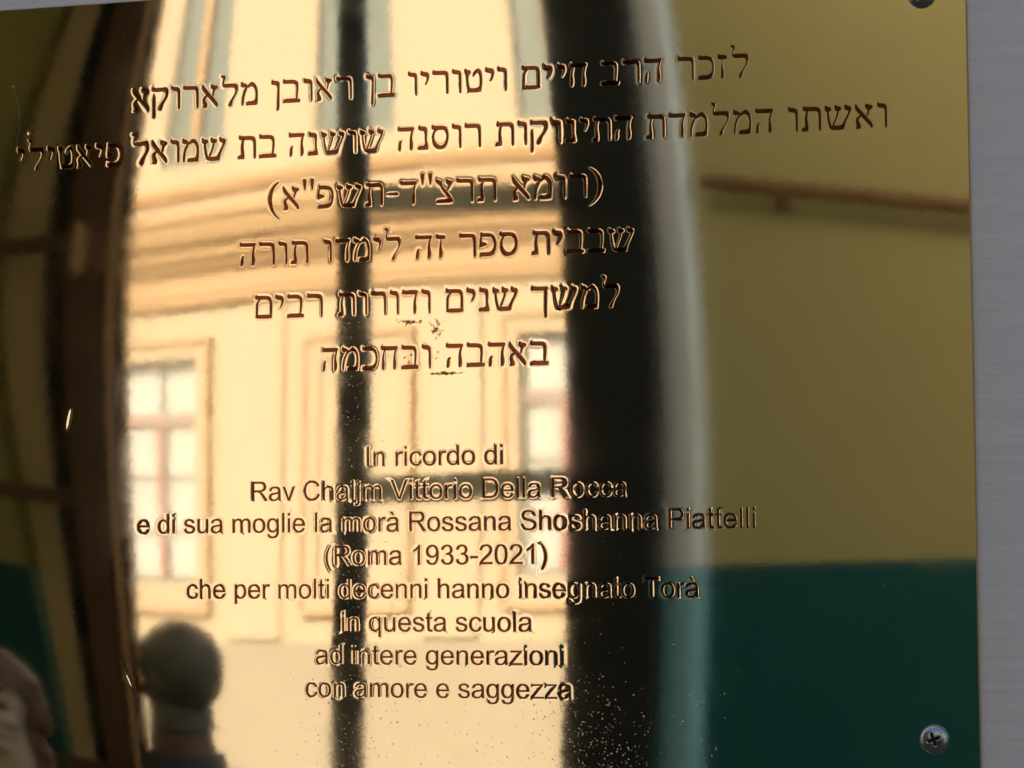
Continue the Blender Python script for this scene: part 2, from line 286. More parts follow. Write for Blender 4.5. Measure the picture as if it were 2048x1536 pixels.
def latin_loops(ch):
    loops = []; cur = None
    for tok in LAT[ch][1].split():
        if tok[0] in 'ML':
            p = tuple(float(t) / 2048 for t in tok[1:].split(','))
            if tok[0] == 'M':
                cur = [p]; loops.append(cur)
            else: cur.append(p); 
        elif tok[0] == 'Q':
            q = tuple(float(t) / 2048 for t in tok[1:].split(','))
        else:
            p = tuple(float(t) / 2048 for t in tok.split(','))
            a = cur[-1]
            for i in range(1, 5):
                t = i / 4
                cur.append(((1 - t) ** 2 * a[0] + 2 * t * (1 - t) * q[0] + t * t * p[0], (1 - t) ** 2 * a[1] + 2 * t * (1 - t) * q[1] + t * t * p[1]))
    out = []
    for l in loops:
        if abs(l[0][0] - l[-1][0]) < 1e-6 and abs(l[0][1] - l[-1][1]) < 1e-6: l = l[:-1]
        out.append(l)
    return [out]                    # one even-odd group

# Hebrew book hand: strokes with y 0 on the baseline, 1 at the top of the letters
HEB = {
'ר': (.70, [[(.03,1.03),(.06,1.04),(.09,.99),(.50,.98),(.60,.955),(.66,.90),(.685,.80),(.685,.06),(.66,.01),(.62,0),(.59,.03),(.585,.60),(.575,.72),(.54,.785),(.46,.805),(.08,.81),(.02,.84),(0,.90)]]),
'ד': (.70, [[(.03,1.03),(.06,1.04),(.09,.985),(.62,.985),(.68,.965),(.70,.90),(.66,.83),(.60,.805),(.08,.81),(.02,.84),(0,.9)],
            [(.58,.84),(.54,.65),(.505,.5),(.49,.08),(.51,.01),(.55,0),(.595,.05),(.62,.25),(.60,.5),(.61,.65),(.655,.84)]]),
'ה': (.72, [[(.03,1.03),(.06,1.04),(.09,.985),(.64,.985),(.70,.965),(.72,.90),(.68,.83),(.62,.805),(.08,.81),(.02,.84),(0,.9)],
            [(.60,.84),(.555,.65),(.53,.5),(.52,.08),(.54,.01),(.58,0),(.625,.04),(.665,.16),(.66,.32),(.625,.5),(.63,.65),(.68,.84)],
            [(.175,.45),(.11,.42),(.06,.33),(.04,.2),(.03,.02),(.06,-.01),(.10,0),(.145,.06),(.16,.2),(.155,.33),(.2,.43)]]),
'ו': (.40, [[(.03,1.04),(.07,1.03),(.09,.99),(.26,.97),(.35,.93),(.39,.86),(.395,.75),(.395,.08),(.375,.01),(.34,0),(.305,.03),(.305,.68),(.285,.76),(.22,.79),(.1,.80),(.03,.85),(0,.93)]]),
'י': (.38, [[(.03,1.04),(.07,1.03),(.09,.99),(.26,.97),(.34,.93),(.38,.84),(.37,.70),(.32,.56),(.26,.46),(.21,.42),(.19,.45),(.23,.53),(.27,.63),(.28,.71),(.25,.76),(.15,.78),(.05,.82),(0,.88)]]),
'ז': (.42, [[(.03,1.03),(.07,1.03),(.1,.985),(.34,.965),(.40,.93),(.42,.87),(.38,.80),(.32,.78),(.08,.79),(.02,.83),(0,.91)],
            [(.22,.82),(.185,.65),(.155,.45),(.14,.1),(.15,.02),(.19,0),(.24,.03),(.275,.12),(.285,.28),(.26,.42),(.235,.6),(.255,.82)]]),
'ח': (.74, [[(.03,1.03),(.06,1.04),(.09,.985),(.66,.985),(.72,.96),(.74,.9),(.70,.83),(.64,.805),(.08,.81),(.02,.84),(0,.91)],
            [(.15,.84),(.10,.66),(.06,.47),(.04,.1),(.05,.02),(.09,0),(.14,.03),(.175,.14),(.18,.3),(.15,.47),(.17,.66),(.22,.84)],
            [(.62,.84),(.575,.66),(.545,.47),(.53,.1),(.54,.02),(.58,0),(.63,.03),(.665,.14),(.67,.3),(.635,.47),(.65,.66),(.70,.84)]]),
'ט': (.74, [[(.0,.93),(.02,1.02),(.06,1.01),(.09,.965),(.2,.94),(.27,.89),(.26,.80),(.18,.74),(.155,.6),(.17,.4),(.21,.18),(.62,.19),(.65,.4),(.65,.65),(.61,.77),(.53,.81),(.45,.76),(.38,.65),(.35,.67),(.37,.80),(.45,.92),(.56,.99),(.63,.98),(.70,.88),(.735,.7),(.745,.45),(.72,.2),(.68,0),(.15,0),(.12,.15),(.08,.4),(.065,.65),(.05,.76),(.01,.82)]]),
'ב': (.74, [[(.04,1.03),(.08,1.03),(.10,.985),(.42,.98),(.56,.955),(.64,.89),(.665,.78),(.66,.5),(.635,.3),(.625,.14),(.55,.14),(.56,.3),(.575,.5),(.575,.68),(.55,.77),(.46,.805),(.12,.81),(.03,.84),(.01,.92)],
            [(0,.02),(.01,.185),(.745,.19),(.735,.02),(.71,0),(.02,0)]]),
'כ': (.67, [[(.04,1.03),(.08,1.03),(.10,.985),(.36,.98),(.50,.95),(.61,.86),(.67,.68),(.685,.5),(.66,.3),(.60,.12),(.50,.03),(.36,0),(.02,0),(0,.03),(.02,.19),(.36,.19),(.48,.22),(.56,.31),(.595,.45),(.59,.6),(.55,.72),(.47,.79),(.36,.805),(.1,.81),(.03,.84),(.01,.92)]]),
'ך': (.72, [[(.03,1.03),(.06,1.04),(.09,.985),(.64,.985),(.70,.965),(.72,.90),(.68,.83),(.62,.805),(.08,.81),(.02,.84),(0,.9)],
            [(.57,.84),(.56,.4),(.565,-.25),(.59,-.31),(.63,-.30),(.66,-.22),(.66,.4),(.685,.86)]]),
'ל': (.73, [[(.0,1.33),(.02,1.38),(.06,1.355),(.15,1.34),(.195,1.29),(.18,1.2),(.13,1.1),(.12,.95),(.055,.9),(.055,1.0),(.075,1.12),(.10,1.2),(.04,1.24),(0,1.28)],
            [(.055,.985),(.58,.985),(.68,.955),(.725,.87),(.73,.74),(.69,.58),(.59,.42),(.51,.28),(.47,.15),(.45,.05),(.40,0),(.34,0),(.31,.04),(.33,.12),(.40,.24),(.50,.38),(.58,.5),(.625,.62),(.62,.72),(.58,.785),(.5,.805),(.15,.81),(.08,.84)]]),
'מ': (.74, [[(.02,1.02),(.06,1.03),(.09,.985),(.2,.95),(.26,.91),(.28,.84),(.2,.78),(.1,.77),(.02,.82),(0,.9)],
            [(.22,.84),(.27,.90),(.34,.83),(.25,.68),(.17,.50),(.125,.30),(.105,.04),(.065,0),(.025,.03),(.02,.2),(.05,.4),(.12,.62),(.2,.76)],
            [(.27,.82),(.36,.91),(.46,1.0),(.53,.99),(.61,.92),(.68,.82),(.725,.66),(.735,.45),(.715,.1),(.69,0),(.24,0),(.22,.03),(.25,.18),(.6,.19),(.635,.35),(.645,.55),(.60,.72),(.53,.795),(.45,.815),(.37,.78),(.31,.73)]]),
'ם': (.75, [[(.03,1.03),(.07,1.03),(.09,.985),(.5,.98),(.63,.95),(.71,.88),(.74,.75),(.745,.1),(.64,.1),(.645,.70),(.61,.77),(.52,.805),(.1,.81),(.02,.84),(0,.93)],
            [(.02,0),(.75,0),(.75,.18),(.03,.18)],
            [(.18,.84),(.26,.82),(.15,.68),(.125,.55),(.12,.1),(.03,.1),(.035,.58),(.06,.68)]]),
'נ': (.46, [[(.06,1.03),(.1,1.03),(.12,.985),(.3,.965),(.39,.92),(.415,.84),(.405,.6),(.395,.42),(.425,.25),(.45,.12),(.455,0),(.02,0),(0,.03),(.02,.18),(.325,.19),(.31,.42),(.31,.6),(.30,.72),(.25,.785),(.13,.80),(.05,.84),(.03,.92)]]),
'ן': (.36, [[(.03,1.04),(.07,1.03),(.09,.985),(.26,.965),(.34,.92),(.36,.85),(.345,.5),(.335,-.2),(.30,-.28),(.24,-.33),(.215,-.28),(.23,0),(.25,.4),(.265,.68),(.24,.76),(.17,.785),(.08,.80),(.01,.85),(0,.93)]]),
'ס': (.73, [[(.02,1.02),(.06,1.04),(.09,.985),(.42,.98),(.56,.955),(.66,.87),(.715,.7),(.725,.5),(.69,.28),(.61,.1),(.48,.01),(.34,-.02),(.2,.02),(.09,.14),(.03,.32),(.02,.5),(.05,.66),(.13,.805),(.05,.83),(0,.9)], 'hole',
            [(.22,.80),(.46,.80),(.56,.76),(.62,.66),(.64,.5),(.61,.34),(.54,.22),(.42,.16),(.3,.17),(.19,.26),(.12,.42),(.11,.58),(.15,.7)]]),
'פ': (.68, [[(.06,1.03),(.10,1.03),(.12,.985),(.36,.98),(.50,.95),(.61,.86),(.67,.68),(.685,.5),(.66,.3),(.60,.12),(.50,.03),(.36,0),(.02,0),(0,.03),(.02,.19),(.36,.19),(.48,.22),(.56,.31),(.595,.45),(.59,.6),(.55,.72),(.47,.79),(.36,.805),(.12,.81),(.05,.84),(.03,.92)],
            [(.04,.87),(.11,.83),(.085,.70),(.09,.63),(.18,.61),(.27,.58),(.30,.52),(.27,.46),(.2,.44),(.11,.40),(.02,.385),(0,.44),(.01,.62)]]),
'צ': (.70, [[(0,.95),(.02,1.03),(.06,1.02),(.09,.975),(.2,.95),(.26,.88),(.25,.78),(.31,.66),(.5,.44),(.62,.27),(.69,.12),(.67,0),(.02,0),(0,.03),(.02,.18),(.48,.19),(.42,.32),(.24,.57),(.16,.75),(.06,.80),(0,.88)],
            [(.43,1.02),(.47,1.0),(.49,.97),(.6,.95),(.68,.91),(.68,.82),(.61,.75),(.56,.63),(.43,.47),(.37,.52),(.48,.63),(.51,.74),(.44,.79),(.405,.88)]]),
'ק': (.73, [[(.02,1.03),(.06,1.04),(.08,.985),(.58,.985),(.68,.955),(.725,.87),(.73,.72),(.68,.56),(.59,.42),(.49,.28),(.45,.12),(.41,.02),(.35,0),(.29,.01),(.27,.08),(.32,.2),(.42,.33),(.53,.46),(.60,.58),(.63,.70),(.60,.775),(.5,.805),(.1,.81),(.02,.84),(0,.92)],
            [(.03,.60),(.11,.63),(.13,.3),(.13,-.2),(.10,-.30),(.05,-.34),(.02,-.28),(.03,0)]]),
'ש': (1.05, [[(.0,.95),(.02,1.01),(.06,1.0),(.09,.96),(.2,.935),(.27,.89),(.28,.82),(.22,.755),(.08,.74),(.02,.78),(0,.86)],
            [(.09,.77),(.165,.77),(.18,.55),(.23,.3),(.28,.15),(.2,.05),(.155,.2),(.115,.4),(.09,.6)],
            [(.39,.96),(.41,1.02),(.45,1.01),(.48,.97),(.59,.945),(.66,.90),(.67,.83),(.61,.765),(.47,.75),(.41,.79),(.39,.87)],
            [(.50,.78),(.57,.78),(.51,.55),(.40,.28),(.34,.12),(.27,.13),(.34,.3),(.44,.52)],
            [(.78,.97),(.80,1.02),(.84,1.01),(.86,.97),(.96,.95),(1.04,.91),(1.06,.83),(1.02,.71),(.92,.5),(.83,.32),(.775,.12),(.75,0),(.23,0),(.20,.18),(.66,.19),(.73,.3),(.82,.48),(.92,.66),(.93,.75),(.85,.77),(.79,.82),(.77,.9)]]),
'ת': (.78, [[(.08,1.03),(.12,1.03),(.14,.985),(.56,.98),(.68,.955),(.755,.87),(.775,.75),(.775,.06),(.75,.01),(.71,0),(.675,.04),(.675,.68),(.65,.765),(.56,.80),(.14,.81),(.07,.84),(.05,.92)],
            [(.2,.83),(.28,.83),(.24,.66),(.235,.5),(.265,.3),(.275,.12),(.26,0),(0,0),(0,.03),(.03,.155),(.14,.175),(.14,.3),(.13,.5),(.16,.68)]]),
'א': (.72, [[(0,.9),(.01,1.0),(.05,1.02),(.08,.96),(.14,.86),(.3,.66),(.5,.43),(.64,.26),(.70,.13),(.69,.03),(.63,.02),(.56,.12),(.42,.29),(.22,.52),(.08,.69),(.02,.78)],
            [(.41,1.0),(.45,1.02),(.48,.975),(.6,.95),(.69,.91),(.71,.84),(.66,.78),(.6,.755),(.55,.66),(.51,.48),(.45,.52),(.48,.66),(.49,.765),(.42,.80),(.39,.88)],
            [(.2,.56),(.27,.50),(.17,.42),(.145,.36),(.18,.26),(.235,.14),(.22,.03),(.18,0),(.03,0),(.01,.03),(.06,.09),(.045,.2),(.02,.34),(.07,.47)]]),
'"': (.50, [[(0,1.24),(.03,1.29),(.14,1.29),(.18,1.24),(.125,.82),(.09,.78),(.06,.82)], [(.32,1.24),(.35,1.29),(.46,1.29),(.50,1.24),(.445,.82),(.41,.78),(.38,.82)]]),
'-': (.50, [[(0,.42),(.02,.545),(.5,.545),(.49,.42)]]),
'(': (.46, [[(.46,1.23),(.46,1.21),(.28,1.02),(.17,.75),(.14,.45),(.17,.15),(.27,-.12),(.46,-.35),(.46,-.37),(.27,-.24),(.10,0),(.01,.28),(0,.55),(.06,.84),(.2,1.08),(.36,1.21)]]),
}
HEB[')'] = (.46, [[(.46 - x, y) for x, y in HEB['('][1][0]][::-1]])
HEB['('], HEB[')'] = HEB[')'], HEB['(']        # mirrored in right-to-left lines

def smooth_loop(pts, it=1):
    """round the drawn corners a little (corner cutting), keeping the sharp tips readable"""
    for _ in range(it):
        out = []
        n = len(pts)
        for i in range(n):
            a, b = pts[i], pts[(i + 1) % n]
            out.append((a[0] * .78 + b[0] * .22, a[1] * .78 + b[1] * .22))
            out.append((a[0] * .22 + b[0] * .78, a[1] * .22 + b[1] * .78))
        pts = out
    return pts

def hebrew_groups(ch):
    w, strokes = HEB[ch]
    groups = []; i = 0
    while i < len(strokes):
        g = [smooth_loop(strokes[i])]
        if i + 2 < len(strokes) + 0 and strokes[i + 1] == 'hole':
            g.append(smooth_loop(strokes[i + 2])); i += 2
        groups.append(g); i += 1
    return w, groups

HEB_LINES = [
 [("לזכר", 9.152, 11.7, 13.40), ("הרב", 6.36, 8.595, 13.40), ("חיים", 3.457, 5.87, 13.40), ("ויטוריו", -0.848, 2.903, 13.405), ("בן", -2.471, -1.347, 13.407), ("ראובן", -6.152, -2.984, 13.404), ("מלארוקא", -11.713, -6.688, 13.395)],
 [("ואשתו", 13.05, 16.52, 11.394), ("המלמדת", 7.978, 12.54, 11.408), ("התינוקות", 2.438, 7.486, 11.416), ("רוסנה", -1.271, 1.911, 11.419), ("שושנה", -5.485, -1.813, 11.418), ("בת", -7.503, -5.979, 11.414), ("שמואל", -11.748, -7.988, 11.408), ("פיאטילי", -16.461, -12.164, 11.395)],
 [("(", 5.864, 6.366, 9.44), ("רומא", 3.039, 5.801, 9.43), ('תרצ"ד', -1.193, 2.451, 9.452), ("-", -1.723, -1.253, 9.458), ('תשפ"א', -5.744, -1.842, 9.452), (")", -6.319, -5.864, 9.443)],
 [("שבבית", 3.733, 7.478, 7.454), ("ספר", 1.022, 3.213, 7.462), ("זה", -0.65, 0.516, 7.465), ("לימדו", -4.198, -1.185, 7.462), ("תורה", -7.467, -4.765, 7.454)],
 [("למשך", 3.689, 6.922, 5.466), ("שנים", 0.486, 3.187, 5.484), ("ודורות", -3.659, -0.084, 5.491), ("רבים", -6.878, -4.217, 5.489)],
 [("באהבה", 0.47, 4.301, 3.508), ("ובחכמה", -4.283, -0.091, 3.491)]]
LAT_LINES = [("In ricordo di", 0.0), ("Rav Chaijm Vittorio Della Rocca", -1.205), ("e di sua moglie la morà Rossana Shoshanna Piattelli", -2.364),
 ("(Roma 1933-2021)", -3.567), ("che per molti decenni hanno insegnato Torà", -4.773), ("in questa scuola", -5.968),
 ("ad intere generazioni", -7.154), ("con amore e saggezza", -8.34)]
LAT_X0 = [-2.583, -7.068, -11.64, -4.209, -9.661, -3.593, -4.619, -5.013]
LAT_X1 = [2.569, 7.083, 11.67, 4.166, 9.643, 3.568, 4.728, 5.004]
HH = .872                               # height of the Hebrew letters in em

glyphs = []                             # (groups of loops in plaque em units)
for line in HEB_LINES:
    for word, x0, x1, base in line:
        ws = [HEB[c][0] for c in word]
        gap = .135
        k = (x1 - x0) / (sum(ws) + gap * (len(ws) - 1))
        x = x1
        for c, w in zip(word, ws):
            _, groups = hebrew_groups(c)
            x -= w * k
            glyphs.append([[[(x + px * k, base + py * HH) for px, py in lp] for lp in g] for g in groups])
            x -= gap * k
for (s, base), xa, xb in zip(LAT_LINES, LAT_X0, LAT_X1):
    adv = [float(LAT[c][0]) / 2048 for c in s]
    loops = [latin_loops(c) for c in s]
    lsb = min(p[0] for l in loops[0][0] for p in l)
    rsb = adv[-1] - max(p[0] for l in loops[-1][0] for p in l)
    k = (xb - xa) / (sum(adv) - lsb - rsb)
    x = xa - lsb * k
    for c, a, g in zip(s, adv, loops):
        if c != ' ': glyphs.append([[[(x + px * k, base + py) for px, py in lp] for lp in gg] for gg in g])
        x += a * k

# ------------------------------------------------------------------ relief of the sheet (em units)
HC = [[0, 0, -0.000979], [0, 1, 0.000394], [0, 2, 0.098464], [0, 3, 0.027536], [0, 4, -0.039756], [0, 5, -0.018697], [0, 6, -0.016022], [0, 7, 0.000717], [1, 0, 0.014935], [1, 1, 0.017967], [1, 2, -0.069152], [1, 3, 0.001886], [1, 4, 0.017694], [1, 5, -0.018121], [1, 6, -0.004823], [2, 0, -0.060042], [2, 1, -0.068221], [2, 2, -0.096648], [2, 3, -0.02367], [2, 4, -0.007524], [2, 5, -0.004727], [3, 0, 0.016152], [3, 1, -0.028176], [3, 2, 0.082809], [3, 3, 0.021987], [3, 4, -0.004524], [4, 0, 0.121756], [4, 1, 0.070543], [4, 2, -0.018638], [4, 3, 0.010076], [5, 0, -0.02743], [5, 1, -0.024456], [5, 2, -0.008048], [6, 0, -0.042885], [6, 1, -0.010208], [7, 0, -0.011985]]
def sheet(X, Y):
    """height and slope of the slightly buckled brass sheet; low order polynomial"""
    a, b = X / 20, (Y - 3) / 16
    h = np.zeros_like(X); hx = np.zeros_like(X); hy = np.zeros_like(X)
    for i, j, c in HC:
        h += c * a ** i * b ** j
        if i: hx += c * i * a ** (i - 1) * b ** j / 20
        if j: hy += c * j * a ** i * b ** (j - 1) / 16
    for cx, cy, r, s in ((-17.75, 15.96, .9, -.010), (17.75, -9.58, .7, -.0035), (17.75, 15.96, .7, -.0035)):
        d2 = (X - cx) ** 2 + (Y - cy) ** 2; e = s * np.exp(-d2 / r ** 2)
        h += e; hx += -2 * (X - cx) / r ** 2 * e; hy += -2 * (Y - cy) / r ** 2 * e
    for cx, cy, ang, la, lb, s in DENTS:
        ca, sa = math.cos(ang), math.sin(ang)
        u = (X - cx) * ca + (Y - cy) * sa; v = -(X - cx) * sa + (Y - cy) * ca
        e = s * np.exp(-(u / la) ** 2 - (v / lb) ** 2)
        h += e; hx += e * (-2 * u / la ** 2 * ca + 2 * v / lb ** 2 * sa); hy += e * (-2 * u / la ** 2 * sa - 2 * v / lb ** 2 * ca)
    return h, hx, hy
# small knocks and scratches: centre, direction, half length, half width, depth
DENTS = [(-11.98, -7.72, -1.15, .40, .04, -.0018), (-14.35, 1.95, 1.35, .30, .05, -.003), (-15.95, 12.8, .4, .05, .05, -.004)]
WID, S0, S1, FLOOR = .13, .0055, .048, .012
def shoulder(d):
    t = np.clip(1 - d / WID, 0, 1)
    return -WID * (S0 / 2.3 * t ** 2.3 + S1 / 11 * t ** 11), S0 * t ** 1.3 + S1 * t ** 10        # height, slope along +d

def point_in_loops(x, y, loops):
    ins = False
    for l in loops:
        n = len(l); j = n - 1
        for i in range(n):
            xi, yi = l[i]; xj, yj = l[j]
            if (yi > y) != (yj > y) and x < (xj - xi) * (y - yi) / (yj - yi) + xi: ins = not ins
            j = i
    return ins

plaque = empty("commemorative_plaque", (0, 0, Z0))
tag(plaque, "polished brass memorial plaque engraved in Hebrew and Italian, mirroring windows and a yellow building", "plaque")

def to_local(X, Y, H):                  # em -> plaque's local metres; outward is -Y
    return np.stack([X * EM, -H * EM, Y * EM], 1)

def custom_normals(me, N):
    me.polygons.foreach_set('use_smooth', [True] * len(me.polygons))
    me.normals_split_custom_set_from_vertices([tuple(n) for n in N])

all_bnd = []                            # outline edges per glyph
outer_pts = []
for gi, groups in enumerate(glyphs):
    pts = []; edges = []
    for g in groups:
        for l in g:
            b0 = len(pts); n = len(l)
            pts += [Vector(p) for p in l]; edges += [(b0 + i, b0 + (i + 1) % n) for i in range(n)]
    r = delaunay_2d_cdt(pts, edges, [], 0, 1e-5)
    V = [tuple(v) for v in r[0]]; F = r[2]
    keep = []
    for f in F:
        cx = sum(V[i][0] for i in f) / 3; cy = sum(V[i][1] for i in f) / 3
        if any(point_in_loops(cx, cy, g) for g in groups): keep.append(f)
    cnt = {}
    for f in keep:
        for i in range(3):
            e = (f[i], f[(i + 1) % 3]); cnt[e] = 1
    bnd = [(a, b) for a, b in cnt if (b, a) not in cnt]       # counter-clockwise: interior on the left
    A = np.array([V[a] for a, b in bnd]); B = np.array([V[b] for a, b in bnd])
    all_bnd.append((A, B))

def seg_dist(P, A, B):
    """distance and unit gradient from the nearest outline segment"""
    D = B - A; L2 = np.maximum((D ** 2).sum(1), 1e-12)
    t = np.clip(((P[:, None, :] - A[None]) * D[None]).sum(2) / L2[None], 0, 1)
    Q = A[None] + t[..., None] * D[None]
    W = P[:, None, :] - Q; d = np.sqrt((W ** 2).sum(2))
    k = d.argmin(1); i = np.arange(len(P))
    dm = d[i, k]; w = W[i, k]
    nrm = np.stack([D[:, 1], -D[:, 0]], 1) / np.sqrt(L2)[:, None]     # outward
    g = np.where(dm[:, None] > 1e-4, w / np.maximum(dm, 1e-9)[:, None], nrm[k])
    return dm, g

# --- letters: brown floor of every engraved sign, a shallow V-trough
letter_n = 0
offs = []
for gi, (A, B) in enumerate(all_bnd):
    L = np.sqrt(((B - A) ** 2).sum(1))
    # resample the outline
    PA = []
    ring = []
    for a, b, l in zip(A, B, L):
        m = max(1, int(math.ceil(l / .08)))
        for q in range(m):
            PA.append(a + (b - a) * q / m); ring.append((a + (b - a) * q / m, a + (b - a) * (q + 1) / m))
    nrm = np.array([((q - p)[1], -(q - p)[0]) for p, q in ring]); nrm /= np.maximum(np.sqrt((nrm ** 2).sum(1)), 1e-9)[:, None]
    mid = np.array([(p + q) / 2 for p, q in ring])
    pts = [Vector(p) for p, q in ring]; idx = {}
    pv = []; ed = []
    def vid(p):
        k = (round(float(p[0]), 6), round(float(p[1]), 6))
        if k not in idx: idx[k] = len(pv); pv.append(Vector(k))
        return idx[k]
    for p, q in ring: ed.append((vid(p), vid(q)))
    nb = len(pv)
    inner = []
    for off in (.012, .045):
        c = mid - nrm * off
        dm, _ = seg_dist(c, A, B)
        inner += [tuple(x) for x, d in zip(c, dm) if d > off * .93]
    pv2 = pv + [Vector(x) for x in inner]
    r = delaunay_2d_cdt(pv2, ed, [], 0, 1e-6)
    V = np.array([tuple(v) for v in r[0]])
    edset = {}
    keep = []
    cen = np.array([(V[f[0]] + V[f[1]] + V[f[2]]) / 3 for f in r[2]])
    dm, gr = seg_dist(cen, A, B)
    # inside test by winding of the nearest outward normal
    groups = glyphs[gi]
    for f, c in zip(r[2], cen):
        if any(point_in_loops(c[0], c[1], g) for g in groups): keep.append(tuple(f))
    dv, gv = seg_dist(V, A, B)
    h0, _ = shoulder(np.zeros(1))
    wi = .032
    t = np.clip(1 - dv / wi, 0, 1)
    hs, hx, hy = sheet(V[:, 0], V[:, 1])
    bnd_mask = dv < 2e-4
    H = hs + h0[0] - FLOOR * (1 - t ** 2) - .004
    sl = .07 * t ** 2                         # slope rises outward
    gin = np.where(bnd_mask[:, None], gv, -gv)                   # gradient of inner distance is -gv
    nx = -(hx + sl * gin[:, 0]); ny = -(hy + sl * gin[:, 1])
    N = np.stack([nx, -np.ones_like(nx), ny], 1); N /= np.sqrt((N ** 2).sum(1))[:, None]
    loc = to_local(V[:, 0], V[:, 1], H)
    o = mesh_obj("letter", loc, [(a, b, c) for a, b, c in keep], M_cut, plaque)
    custom_normals(o.data, N)
    letter_n += 1
print("letters", letter_n)

# --- the sheet itself, with openings where the letters are cut
XL, XR, YB, YT = -19.27, 19.268, -11.17, 17.55
pv = []; ed = []; idx = {}
def vid(p):
    k = (round(float(p[0]), 6), round(float(p[1]), 6))
    if k not in idx: idx[k] = len(pv); pv.append(Vector(k))
    return idx[k]
extra = []
for A, B in all_bnd:
    ring = []
    for a, b in zip(A, B):
        l = math.hypot(*(b - a)); m = max(1, int(math.ceil(l / .08)))
        for q in range(m): ring.append((a + (b - a) * q / m, a + (b - a) * (q + 1) / m))
    for p, q in ring: ed.append((vid(p), vid(q)))
    nrm = np.array([((q - p)[1], -(q - p)[0]) for p, q in ring]); nrm /= np.maximum(np.sqrt((nrm ** 2).sum(1)), 1e-9)[:, None]
    mid = np.array([(p + q) / 2 for p, q in ring])
    for off in (.012, .028, .055, .10, .155):
        c = mid + nrm * off
        dm, _ = seg_dist(c, A, B)
        extra += [tuple(x) for x, d in zip(c, dm) if d > off * .93]
for cx, cy, ang, la, lb, s in DENTS:
    for u in np.linspace(-2.4, 2.4, 15):
        for v in np.linspace(-2.4, 2.4, 11):
            extra.append((cx + u * la * math.cos(ang) - v * lb * math.sin(ang), cy + u * la * math.sin(ang) + v * lb * math.cos(ang)))
gx = np.linspace(XL, XR, 130); gy = np.linspace(YB, YT, 97)
for i, x in enumerate(gx):
    for j, y in enumerate(gy): extra.append((x, y))
nbv = len(pv)
corners = [vid(c) for c in ((XL, YB), (XR, YB), (XR, YT), (XL, YT))]
ed += [(corners[i], corners[(i + 1) % 4]) for i in range(4)]
r = delaunay_2d_cdt(pv + [Vector(x) for x in extra], ed, [], 0, 1e-6)
V = np.array([tuple(v) for v in r[0]]); F = r[2]
Tn = np.array(F)
cen = V[Tn].mean(1)
inside = np.zeros(len(Tn), bool)
D = np.full(len(V), 9.0); G = np.zeros((len(V), 2))
for gi, (A, B) in enumerate(all_bnd):
    lo = np.minimum(A, B).min(0); hi = np.maximum(A, B).max(0)
    s = np.where((V[:, 0] > lo[0] - WID) & (V[:, 0] < hi[0] + WID) & (V[:, 1] > lo[1] - WID) & (V[:, 1] < hi[1] + WID))[0]
    dm, g = seg_dist(V[s], A, B)
    m = dm < D[s]
    D[s[m]] = dm[m]; G[s[m]] = g[m]
    s = np.where((cen[:, 0] > lo[0]) & (cen[:, 0] < hi[0]) & (cen[:, 1] > lo[1]) & (cen[:, 1] < hi[1]))[0]
    for q in s:
        if not inside[q] and any(point_in_loops(cen[q, 0], cen[q, 1], g) for g in glyphs[gi]): inside[q] = True
keep = Tn[~inside]
hs, hx, hy = sheet(V[:, 0], V[:, 1])
he, se = shoulder(D)
H = hs + he
nx = -(hx + se * G[:, 0]); ny = -(hy + se * G[:, 1])
N = np.stack([nx, -np.ones_like(nx), ny], 1); N /= np.sqrt((N ** 2).sum(1))[:, None]
used = np.unique(keep); remap = -np.ones(len(V), int); remap[used] = np.arange(len(used))
face = mesh_obj("plate", to_local(V[used, 0], V[used, 1], H[used]), remap[keep].tolist(), M_brass, plaque)
custom_normals(face.data, N[used])
print("plate tris", len(keep), "verts", len(used))

# rim: the cut edge of the 1.5 mm sheet
ex = []
for t in np.linspace(0, 1, 90): ex.append((XL + (XR - XL) * t, YB))
for t in np.linspace(0, 1, 70)[1:]: ex.append((XR, YB + (YT - YB) * t))
for t in np.linspace(0, 1, 90)[1:]: ex.append((XR - (XR - XL) * t, YT))
for t in np.linspace(0, 1, 70)[1:-1]: ex.append((XL, YT - (YT - YB) * t))
ex = np.array(ex); hh, _, _ = sheet(ex[:, 0], ex[:, 1])
cx, cy = 0, (YB + YT) / 2
out = ex.copy(); sgx = np.sign(ex[:, 0] - cx) * (np.abs(ex[:, 0]) > 19.26); sgy = np.sign(ex[:, 1] - cy) * ((ex[:, 1] < YB + .01) | (ex[:, 1] > YT - .01))
out[:, 0] += sgx * .035; out[:, 1] += sgy * .035
rv = np.concatenate([to_local(ex[:, 0], ex[:, 1], hh), to_local(out[:, 0], out[:, 1], hh - .045), to_local(out[:, 0], out[:, 1], hh * 0 - .24)])
n = len(ex)
mesh_obj("plate_edge", rv, [(a * n + i, a * n + (i + 1) % n, (a + 1) * n + (i + 1) % n, (a + 1) * n + i) for a in (0, 1) for i in range(n)], M_edge, plaque, True)

